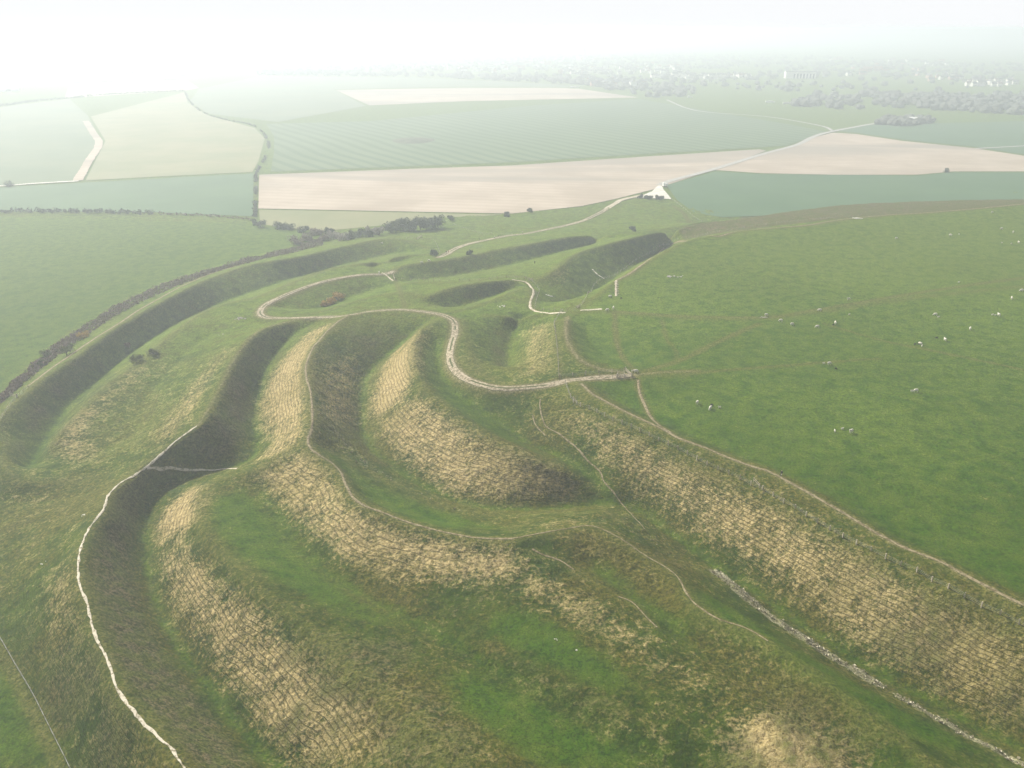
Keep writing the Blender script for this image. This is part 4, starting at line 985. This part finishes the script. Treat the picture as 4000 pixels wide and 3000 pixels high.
stones(1854, 472, 12, 3.0, .8, 'pale chalk scrape beside the far rampart path', 'chalk_white', 'chalk_scrape')
stones(180, 1115, 4, .7, .3, 'pair of pale chalk stones above the near ditch', 'chalk_white')
stones(1202, 1382, 3, .4, .25, 'pale stones lying in the green swale', 'chalk_white')
stones(1245, 1405, 1, .1, .3, 'single round white stone in the green swale', 'chalk_white')
stones(93, 1218, 3, .8, .22, 'small pale scrape on the outer slope left of the chalk path', 'chalk_white')
# ------------------------------------------------------------------ sheep
MAT['fleece'] = two_tone('fleece', (.50,.47,.40), (.70,.67,.58), 6)
MAT['fleece_black'] = two_tone('black_fleece', (.012,.011,.010), (.03,.027,.024), 6)
MAT['sheep_face'] = two_tone('sheep_face', (.45,.42,.36), (.65,.62,.55), 6)
MAT['sheep_black_face'] = two_tone('dark_sheep_face', (.03,.027,.024), (.06,.055,.05), 6)
def loft(V, F, rings, n=10):
    k0 = len(V)
    for (x, z, ry, rz) in rings:
        for j in range(n):
            t = 2*math.pi*j/n; V.append((x, math.cos(t)*ry, z+math.sin(t)*rz))
    for i in range(len(rings)-1):
        for j in range(n):
            q = (j+1) % n; F.append((k0+i*n+j, k0+i*n+q, k0+(i+1)*n+q, k0+(i+1)*n+j))
    F.append(tuple(k0+j for j in range(n))); F.append(tuple(k0+(len(rings)-1)*n+j for j in range(n))[::-1])
def sheep_mesh(name, fleece, face, graze):
    V = []; F = []; mi = []
    # trunk and neck in one loft, rump to nose; grazing lowers the head
    if graze:
        R_ = [(-.62,.66,.05,.07),(-.58,.66,.20,.22),(-.40,.66,.29,.31),(-.1,.64,.32,.33),(.2,.64,.30,.31),(.42,.62,.24,.27),(.56,.54,.17,.20),(.68,.42,.12,.15)]
        H_ = [(.68,.42,.12,.15),(.74,.30,.10,.11),(.80,.20,.085,.09),(.86,.10,.06,.06),(.88,.06,.03,.03)]
    else:
        R_ = [(-.62,.68,.05,.07),(-.58,.68,.20,.22),(-.40,.68,.29,.31),(-.1,.67,.32,.33),(.2,.68,.30,.31),(.42,.74,.23,.27),(.54,.88,.15,.17)]
        H_ = [(.54,.88,.15,.17),(.62,.98,.11,.12),(.72,.97,.095,.10),(.84,.92,.06,.07),(.90,.90,.03,.04)]
    loft(V, F, R_); mi += [0]*(len(F)-len(mi)); loft(V, F, H_); mi += [1]*(len(F)-len(mi))
    hx, hz_ = H_[1][0], H_[1][1]
    for s in (-1, 1):
        tube(V, F, [(hx, s*.08, hz_+.06), (hx-.05, s*.2, hz_+.04), (hx-.04, s*.26, hz_-.01)], [.03, .035, .01], 5)
    for sx, bend in ((-.42, -.05), (.36, .03)):
        for s in (-1, 1):
            tube(V, F, [(sx, s*.16, .50), (sx+bend, s*.16, .28), (sx-bend*.3, s*.16, .05), (sx, s*.16, 0)], [.10, .055, .04, .045], 6)
    tube(V, F, [(-.60, 0, .74), (-.68, 0, .60), (-.67, 0, .45)], [.05, .045, .03], 5)
    mi += [1]*(len(F)-len(mi))
    me = bpy.data.meshes.new(name); me.from_pydata(V, [], F); me.update(); me.materials.append(fleece); me.materials.append(face)
    me.polygons.foreach_set('material_index', mi); me.polygons.foreach_set('use_smooth', [True]*len(F)); return me
SM = {('w', 1): sheep_mesh('sheep', MAT['fleece'], MAT['sheep_face'], True), ('w', 0): sheep_mesh('sheep', MAT['fleece'], MAT['sheep_face'], False),
      ('b', 1): sheep_mesh('sheep', MAT['fleece_black'], MAT['sheep_black_face'], True), ('d', 1): sheep_mesh('sheep', MAT['fleece'], MAT['sheep_black_face'], True)}
SHEEP = [ # px, py, kind, graze, lamb, heading, label
 (2143,460,'w',1,0,10,'farthest white sheep, high up near the far rampart path'),
 (2163,496,'w',1,0,170,'white sheep in the far upper right pasture, upper of a loose pair'),
 (2188,504,'w',0,0,60,'white sheep in the far upper right pasture, lower of a loose pair'),
 (2053,510,'w',1,0,120,'lone white sheep in the far pasture with one tiny lamb to its right'),
 (2071,508,'w',0,1,20,'tiny lamb right of the lone far sheep'),
 (1936,517,'w',1,0,5,'lone white sheep in the far middle pasture'),
 (2200,526,'w',0,0,90,'white sheep close to the right edge in the far pasture'),
 (2184,528,'w',0,1,30,'tiny lamb just left of the sheep near the right edge'),
 (2164,526,'w',0,1,150,'tiny lamb farther left of the sheep near the right edge'),
 (2071,611,'w',0,1,0,'small lamb left lying above the long grassy path'),
 (2206,630,'w',1,0,180,'white sheep at the very right edge below the grassy path'),
 (2185,647,'w',0,0,70,'white sheep by the right edge, lower one of two'),
 (1833,649,'w',0,0,200,'lone white sheep above the long grassy path'),
 (1770,673,'w',1,0,160,'white sheep on the long grassy path'),
 (1834,682,'w',0,1,10,'tiny lamb alone below the grassy path'),
 (1686,695,'w',1,0,170,'leftmost white sheep of a row below the bare patch'),
 (1711,703,'w',1,0,10,'second white sheep of the row below the bare patch'),
 (1765,708,'w',1,0,185,'third white sheep of the row below the bare patch'),
 (1804,701,'w',0,0,80,'white sheep at the right end of the row with a dark lamb'),
 (1800,703,'b',1,1,200,'dark lamb tucked against the sheep at the right end of the row'),
 (2020,682,'w',1,0,170,'white sheep in the right pasture with a lamb at its lower right'),
 (2027,687,'w',0,1,10,'white lamb at the lower right of its mother in the right pasture'),
 (2157,683,'w',0,0,100,'white sheep with two lambs on its left near the right edge'),
 (2143,682,'w',0,1,0,'lamb farthest left of the sheep near the right edge'),
 (2149,683,'w',0,1,180,'lamb between its twin and the sheep near the right edge'),
 (2095,713,'w',0,0,60,'lone rounded white sheep in the right pasture'),
 (2041,737,'w',0,0,95,'white sheep with a dark lamb at its upper left'),
 (2023,731,'b',1,1,170,'dark lamb at the upper left of the sheep'),
 (1987,745,'d',0,0,120,'large white sheep with a lamb suckling beneath'),
 (1991,749,'w',0,1,60,'white lamb pressed against the large sheep'),
 (1976,745,'b',1,1,190,'dark lamb left of the large sheep'),
 (1791,789,'w',1,0,15,'white sheep in mid pasture with a lamb on the left and a black one below'),
 (1779,788,'w',0,1,200,'white lamb left of the sheep in mid pasture'),
 (1805,799,'b',1,1,10,'black lamb below the sheep in mid pasture'),
 (1312,673,'w',1,0,175,'white sheep at the end of the far chalk causeway, left one'),
 (1325,668,'w',0,0,80,'white sheep at the end of the far chalk causeway, right one'),
 (1318,643,'d',1,0,160,'white sheep with black head below the steps'),
 (1342,646,'b',1,1,20,'black lamb near the foot of the steps'),
 (1374,805,'w',1,0,10,'white sheep beside the wooden gate'),
 (1366,804,'w',0,1,20,'white lamb between the gate and the sheep'),
 (1655,683,'w',1,0,20,'white sheep standing on the bare stony patch'),
 (1506,873,'w',0,0,240,'bright white sheep seen end on, left of the near group'),
 (1534,886,'w',1,0,235,'bright white sheep of the near group with a black lamb above it'),
 (1537,877,'b',1,1,10,'black lamb above the bright near sheep'),
 (1554,883,'w',0,1,180,'white lamb right of the near group'),
 (1978,847,'w',1,0,185,'white sheep with a lamb in front of its nose'),
 (1969,847,'w',0,1,200,'lamb in front of the nose of the sheep'),
 (1838,936,'w',0,0,215,'nearest white sheep of all, with two lambs to its left'),
 (1819,930,'w',0,1,20,'lamb nearest to the mother at the lower flock'),
 (1803,933,'w',0,1,80,'lamb farthest left of the nearest sheep'),
 (911,569,'w',1,0,10,'white sheep on the slope below the far bank, left one'),
 (927,566,'w',1,0,170,'white sheep on the slope below the far bank, right one'),
 (819,592,'w',0,0,90,'white sheep standing on the track by the low fence'),
]
for px, py, k, g, lamb, hd, lb in SHEEP:
    me = SM[(k, g)] if (k, g) in SM else SM[(k, 1)]
    o = bpy.data.objects.new('lamb' if lamb else 'sheep', me); COL.objects.link(o)
    p = G3(px, py); o.location = p; o.rotation_euler = (0, 0, R(hd)); s = .68 if lamb else 1.18; o.scale = (s, s, s)
    tag(o, lb, 'lamb' if lamb else 'sheep', 'lambs in the pasture' if lamb else 'sheep grazing inside the hillfort')
# ------------------------------------------------------------------ people
def pmat(n, c): return two_tone(n, tuple(x*.8 for x in c), c, 8)
MAT['skin'] = pmat('skin', (.50,.30,.20)); MAT['dark_cloth'] = pmat('dark_jacket', (.020,.020,.024)); MAT['trousers'] = pmat('dark_trousers', (.03,.03,.038))
MAT['shoe'] = pmat('pale_shoe', (.45,.43,.40)); MAT['hair'] = pmat('fair_hair', (.42,.30,.16)); MAT['bag'] = pmat('pale_bag', (.55,.52,.45)); MAT['red_cloth'] = pmat('red_jacket', (.35,.04,.03)); MAT['pale_cloth'] = pmat('pale_jacket', (.55,.55,.52))
def person(px, py, hd, label, top, pack=True, stride=.22, bagp=True):
    p = G3(px, py); root = empty('person', p, R(hd)); tag(root, label, 'person')
    J = {'pel':(0,0,.93),'wai':(0,0,1.10),'che':(.02,0,1.33),'nek':(.04,0,1.50),'hed':(.07,0,1.60),'crn':(.06,0,1.72)}
    E = [('pel','wai'),('wai','che'),('che','nek'),('nek','hed'),('hed','crn')]
    Rr = {'pel':(.16,.12),'wai':(.145,.11),'che':(.17,.12),'nek':(.06,.06),'hed':(.09,.085),'crn':(.075,.07)}
    for s, f in ((1, 1), (-1, -1)):
        n = 'L' if s > 0 else 'R'
        J.update({'hip'+n:(0,s*.10,.88),'kne'+n:(f*stride*.6+.05,s*.10,.50),'ank'+n:(f*stride*1.2-.04,s*.10,.09),'toe'+n:(f*stride*1.2+.16,s*.11,.04),
                  'sho'+n:(.02,s*.19,1.42),'elb'+n:(-f*.10+.02,s*.25,1.14),'wri'+n:(-f*.12+.14,s*.24,.93),'han'+n:(-f*.12+.18,s*.23,.85)})
        E += [('pel','hip'+n),('hip'+n,'kne'+n),('kne'+n,'ank'+n),('ank'+n,'toe'+n),('che','sho'+n),('sho'+n,'elb'+n),('elb'+n,'wri'+n),('wri'+n,'han'+n)]
        for a, b in (('hip',.095),('kne',.065),('ank',.048),('toe',.04),('sho',.075),('elb',.052),('wri',.035),('han',.035)): Rr[a+n] = (b, b)
    for n, s in (('L', 1), ('R', -1)):   # short fingers and thumb
        h = J['han'+n]
        for i in range(4):
            J[f'f{i}{n}'] = (h[0]+.03-.02*i, h[1], h[2]-.075+.006*abs(i-1)); E.append(('han'+n, f'f{i}{n}')); Rr[f'f{i}{n}'] = (.009, .009)
        J['th'+n] = (h[0]+.05, h[1]-s*.01, h[2]-.01); E.append(('wri'+n, 'th'+n)); Rr['th'+n] = (.010, .010)
    keys = list(J); me = bpy.data.meshes.new('body'); me.from_pydata([J[k] for k in keys], [(keys.index(a), keys.index(b)) for a, b in E], []); me.update()
    o = bpy.data.objects.new('body', me); COL.objects.link(o)
    md = o.modifiers.new('skin', 'SKIN'); 
    for i, k in enumerate(keys): me.skin_vertices[0].data[i].radius = Rr[k]
    me.skin_vertices[0].data[0].use_root = True
    o.modifiers.new('sub', 'SUBSURF').levels = 1
    dg = bpy.context.evaluated_depsgraph_get(); ev = bpy.data.meshes.new_from_object(o.evaluated_get(dg)); bpy.data.objects.remove(o)
    ev.materials.clear()
    for m in (MAT['skin'], MAT[top], MAT['trousers'], MAT['shoe']): ev.materials.append(m)
    for f in ev.polygons:
        z = f.center.z; y = abs(f.center.y); f.use_smooth = True
        f.material_index = 0 if (z > 1.50 or (y > .19 and z < .93)) else (3 if z < .10 else (1 if z > .90 else 2))
    b = bpy.data.objects.new('body', ev); COL.objects.link(b); b.parent = root
    V = []; F = []; loft(V, F, [(-.05,1.62,.06,.06),(-.02,1.66,.095,.09),(.05,1.69,.10,.085),(.11,1.71,.06,.05)]); mesh_py('hair', V, F, MAT['hair'], root, True)
    # face: nose and eyes are finger-tip sized here
    V = []; F = []; tube(V, F, [(.14,0,1.63),(.175,0,1.60)], [.012,.016], 5); mesh_py('nose', V, F, MAT['skin'], root, True)
    if pack:
        V = []; F = []; loft(V, F, [(-.34,1.22,.10,.16),(-.30,1.24,.15,.22),(-.16,1.26,.15,.23),(-.11,1.26,.12,.18)]); mesh_py('backpack', V, F, MAT['dark_cloth'], root, True)
    if bagp:
        V = []; F = []; box(V, F, (.18,.25,.78), .22, .10, .22); mesh_py('bag', V, F, MAT['bag'], root)
    return root
person(1687, 1030, 205, 'fair haired walker in dark clothes on the inner rampart path, carrying a pale bag', 'dark_cloth')
person(1035, 519, 20, 'distant walker in dark clothes on the far track, leftmost of three', 'dark_cloth', False, .2, False)
person(1068, 515, 200, 'distant walker in a pale jacket, middle of three on the far track', 'pale_cloth', False, .2, False)
person(1076, 513, 200, 'distant walker in dark clothes, rightmost of three on the far track', 'dark_cloth', False, .1, False)
person(964, 548, 220, 'walker by the wooden gate on the far track, left of two', 'dark_cloth', True, .2, False)
person(969, 547, 40, 'walker by the wooden gate on the far track, right of two', 'red_cloth', False, .2, False)
person(1129, 505, 90, 'distant walker higher on the far track past the three others', 'pale_cloth', False, .2, False)
person(1155, 570, 90, 'distant walker on the grassy bank above the small chalk path', 'dark_cloth', False, .2, False)
# ------------------------------------------------------------------ distant town, farm, barns, lorries
MAT['render_white'] = two_tone('white_render', (.72,.70,.64), (.88,.86,.80), .05)
MAT['brick'] = two_tone('pale_brick', (.35,.22,.16), (.48,.32,.25), .05)
MAT['slate'] = two_tone('slate_roof', (.10,.10,.11), (.18,.18,.19), .1)
MAT['tile'] = two_tone('tiled_roof', (.20,.11,.08), (.30,.18,.13), .1)
MAT['glass'] = two_tone('dark_window', (.03,.035,.04), (.06,.065,.07), 1, rough=.2)
MAT['metal_white'] = two_tone('white_sheet_metal', (.78,.78,.76), (.86,.86,.84), .3, rough=.5)
MAT['tyre'] = two_tone('tyre_rubber', (.02,.02,.02), (.03,.03,.03), 3)
def house_mesh(L, D, H, RH, n_w):
    """walls with sunk window openings, gabled roof with eaves, chimney, all in one mesh with three materials"""
    V = []; F = []; mi = []
    box(V, F, (0, 0, H/2), L, D, H); mi += [0]*(len(F)-len(mi))
    k = len(V); e = .4
    for s in (-1, 1): V.append((s*L/2, -D/2, H)); V.append((s*L/2, D/2, H)); V.append((s*L/2, 0, H+RH*.97))
    F += [(k, k+1, k+2), (k+3, k+5, k+4)]; mi += [0, 0]
    k = len(V)
    for s in (-1, 1):
        V += [(s*(L/2+e), -D/2-e, H-.2), (s*(L/2+e), 0, H+RH), (s*(L/2+e), D/2+e, H-.2), (s*(L/2+e), D/2+e, H-.45), (s*(L/2+e), 0, H+RH-.25), (s*(L/2+e), -D/2-e, H-.45)]
    F += [(k, k+6, k+7, k+1), (k+1, k+7, k+8, k+2), (k+5, k+4, k+10, k+11), (k+4, k+3, k+9, k+10), (k, k+1, k+4, k+5), (k+1, k+2, k+3, k+4), (k+6, k+11, k+10, k+7), (k+7, k+10, k+9, k+8), (k, k+5, k+11, k+6), (k+2, k+8, k+9, k+3)]
    mi += [1]*(len(F)-len(mi))
    box(V, F, (L*.3, 0, H+RH*.9), .9, .7, RH*.9); mi += [0]*(len(F)-len(mi))
    for fl in range(max(1, int(H/2.8))):
        for i in range(n_w):
            x = -L/2+L*(i+.5)/n_w
            box(V, F, (x, -D/2-.01, 1.5+2.7*fl), 1.1, .08, 1.3)
    mi += [2]*(len(F)-len(mi))
    return V, F, mi
HM_ = []
for (L, D, H, RH, nw, wm, rm) in ((11,8,5.5,3,4,'render_white','slate'),(16,8,5.6,3.2,6,'brick','slate'),(9,8,5.2,3.4,3,'render_white','tile'),(22,9,8.2,3.2,8,'brick','tile'),(14,9,8.4,3,5,'render_white','slate'),(26,12,6,2.6,8,'render_white','slate')):
    V, F, mi = house_mesh(L, D, H, RH, nw); me = bpy.data.meshes.new('house'); me.from_pydata(V, [], F); me.update()
    for m in (wm, rm, 'glass'): me.materials.append(MAT[m])
    me.polygons.foreach_set('material_index', mi); HM_.append(me)
rh = random.Random(5)
ZON = [ # image strip x0,x1,y0,y1,count,label,models
 (650,1000,150,133,26,'small pale house in the hazy left part of the distant town',(0,1,2,4)),
 (1000,1320,160,124,78,'pale house among trees in the hazy middle of the distant town',(0,1,2,3,4,5)),
 (1270,1390,186,172,12,'pale roof at the wooded near edge of the distant town',(5,1)),
 (1260,1400,162,143,14,'white house in the sparse hazy gap of the distant town',(0,2)),
 (1395,1475,160,140,22,'white house in the cluster up the slope of the new estate',(0,2,4)),
 (1410,1565,171,165,26,'tall white house in the front row of the new estate',(4,4,0)),
 (1570,1625,168,164,8,'white house in the short row right of the new estate',(0,2)),
 (1790,2060,165,128,26,'faint pale house in the hazy right part of the distant town',(0,1,3)),
 (2085,2200,187,177,16,'pale house in the bright group near the right edge',(0,2,4)),
 (2000,2080,176,162,8,'faint pale house left of the bright group near the right edge',(1,0)),
]
DESC = ['white slate roofed house', 'brick slate roofed house', 'small white tile roofed house', 'long brick tile roofed terrace', 'tall white slate roofed house', 'long white low block']
WHERE = {(650,150): 'left part of town', (1000,160): 'middle of town', (1270,186): 'wooded near edge of town', (1260,162): 'sparse gap of town', (1395,160): 'upper new estate',
         (1410,171): 'new estate street front', (1570,168): 'row right of the new estate', (1790,165): 'right part of town', (2085,187): 'bright group near right edge', (2000,176): 'left of the bright group'}
for x0, x1, y0, y1, n, lb, mods in ZON:
    where = WHERE[(x0, y0)]
    for i in range(n):
        u_ = (i+rh.random())/n; v_ = rh.random()**1.4
        px = x0+(x1-x0)*u_; py = y0+(y1-y0)*v_; k_ = rh.choice(mods)
        x, y = at(px, py, PLAIN); o = bpy.data.objects.new('house', HM_[k_]); COL.objects.link(o)
        o.location = (x, y, PLAIN); o.rotation_euler = (0, 0, R(rh.choice([0, 0, 15, -20, 90, 75]))); s = rh.uniform(1.0, 1.35); o.scale = (s, s, s*1.1)
        side = ['left end', 'left half', 'middle', 'right half', 'right end'][min(4, int(u_*5))]
        row = 'front' if v_ < .2 else ('back' if v_ > .6 else 'mid')
        tag(o, f"{DESC[k_]}, {row} row, {side}, {where}", 'house', 'houses, '+where)
def big_building():
    x, y = at(1727, 169, PLAIN); root = empty('large_building', (x, y, PLAIN), R(-4)); tag(root, 'long white building with dark bays standing above the woodland', 'building')
    V = []; F = []; box(V, F, (0, 0, 9), 84, 24, 18); mesh_py('wall', V, F, MAT['render_white'], root)
    V = []; F = []; box(V, F, (0, 0, 18.7), 86, 26, 1.4); mesh_py('roof', V, F, MAT['slate'], root)
    for i in range(7):
        V = []; F = []; box(V, F, (-18+i*9, -12.1, 6.5), 4.6, .5, 12); mesh_py('window', V, F, MAT['glass'], root)
big_building()
def barn(px, py, L, D, H, label, rz=0):
    x, y = at(px, py, PLAIN); root = empty('barn', (x, y, PLAIN), R(rz)); tag(root, label, 'barn')
    V = []; F = []; box(V, F, (0, 0, H/2), L, D, H); mesh_py('wall', V, F, MAT['metal_white'], root)
    V = []; F = []; k = 0; e = .6
    V = [(-L/2-e,-D/2-e,H),(L/2+e,-D/2-e,H),(L/2+e,0,H*1.45),(-L/2-e,0,H*1.45),(L/2+e,D/2+e,H),(-L/2-e,D/2+e,H)]
    F = [(0,1,2,3),(3,2,4,5),(0,3,5),(1,4,2)]; mesh_py('roof', V, F, MAT['metal_white'], root)
    V = []; F = []; box(V, F, (0, -D/2-.05, H*.4), L*.25, .2, H*.75); mesh_py('door', V, F, MAT['slate'], root)
barn(289, 159, 42, 16, 7, 'long white barn in the far left fields')
barn(20, 197, 40, 18, 6, 'white barn by the left edge of the far fields', 20)
barn(8, 190, 26, 12, 5, 'smaller white barn beyond the one by the left edge', -15)
barn(1950, 269, 20, 10, 4, 'low white barn at the front of the distant farm', 8)
barn(1975, 263, 16, 9, 5, 'gabled pale barn at the back of the distant farm', -10)
barn(560, 159, 22, 10, 5, 'white shed on the left rim of the distant tree belt')
barn(583, 161, 18, 9, 4, 'low white shed beside another on the distant tree belt')
def lorry(px, py, L, label, rz):
    x, y = at(px, py, PLAIN); root = empty('lorry', (x, y, PLAIN+.6), R(rz)); tag(root, label, 'lorry')
    V = []; F = []; box(V, F, (-1.5, 0, 2.5), L-3.5, 2.6, 3.2); mesh_py('body', V, F, MAT['metal_white'], root)
    V = []; F = []; box(V, F, (L/2-1.3, 0, 1.9), 2.2, 2.5, 2.6); mesh_py('cab', V, F, MAT['metal_white'], root)
    V = []; F = []; box(V, F, (L/2-.25, 0, 2.3), .2, 2.2, .9); mesh_py('windscreen', V, F, MAT['glass'], root)
    for xx in (-L/2+1.2, -L/2+2.6, L/2-1.4):
        for s in (-1, 1):
            V = []; F = []; tube(V, F, [(xx, s*1.0, .5), (xx, s*1.3, .5)], [.5, .5], 10); mesh_py('wheel', V, F, MAT['tyre'], root)
lorry(1242, 191, 24, 'white lorry passing above the far ploughed field', 0)
lorry(1490, 212, 9, 'small white lorry on the distant road behind the lane', 0)
lorry(1663, 223, 18, 'white lorry on the distant road, left of a close pair', 0)
lorry(1702, 226, 20, 'white lorry on the distant road, right of a close pair', 0)
lorry(1436, 405, 5, 'white van parked at the entrance of the chalk car park', 30)
# church spire on the skyline of the town
x, y = at(1262, 130, PLAIN); root = empty('church', (x, y, PLAIN)); tag(root, 'tall pale church spire rising over the distant town', 'church')
V = []; F = []; box(V, F, (0, 0, 16), 12, 12, 32); mesh_py('tower', V, F, MAT['render_white'], root)
V = []; F = []; tube(V, F, [(0, 0, 32), (0, 0, 75)], [7.5, .3], 8); mesh_py('spire', V, F, MAT['render_white'], root)
V = []; F = []; box(V, F, (-22, 0, 8), 30, 14, 16); mesh_py('nave', V, F, MAT['render_white'], root)
# barrow in the striped field
b0 = P3(893, 304); V = []; F = []
n = 26
for i in range(7):
    rr = 26*(1-i/6.5); z = 3.2*math.sin(min(1, i/6)*math.pi/2)-.2
    for j in range(n):
        t = 2*math.pi*j/n; V.append((b0.x+math.cos(t)*rr*(1.1+.05*math.sin(3*t)), b0.y+math.sin(t)*rr*1.3, PLAIN+.25+z))
for i in range(6):
    for j in range(n): F.append((i*n+j, i*n+(j+1) % n, (i+1)*n+(j+1) % n, (i+1)*n+j))
F.append(tuple(6*n+j for j in range(n)))
ob = mesh_py('barrow', V, F, two_tone('barrow_turf', (.05,.07,.035), (.10,.11,.06), .1), smooth=True); ob['kind'] = 'structure'
woodland('scrub_patch', [[(868,304),(880,299),(905,299),(912,305),(895,309)]], [40], 'low dark scrub covering the barrow in the striped field', 9, 1.6)
# ------------------------------------------------------------------ haze: one closed box of even air
hz = bpy.data.meshes.new('haze'); bm = bmesh.new(); bmesh.ops.create_cube(bm, size=1.0); bm.to_mesh(hz); bm.free()
ho = link('haze', hz); ho.scale = (52000, 52000, 106.6+29.5); ho.location = (0, 0, (106.6-29.5)/2)
ho['kind'] = 'stuff'; ho['label'] = 'thin white haze filling the valley air'
hm = bpy.data.materials.new('haze_air'); hm.use_nodes = True; ht = hm.node_tree; ht.nodes.clear()
pv = ht.nodes.new('ShaderNodeVolumePrincipled'); oo = ht.nodes.new('ShaderNodeOutputMaterial'); ht.links.new(pv.outputs[0], oo.inputs['Volume'])
pv.inputs['Color'].default_value = (.77, .84, .93, 1); pv.inputs['Density'].default_value = HAZE_DENSITY; pv.inputs['Anisotropy'].default_value = HAZE_G
hz.materials.append(hm)
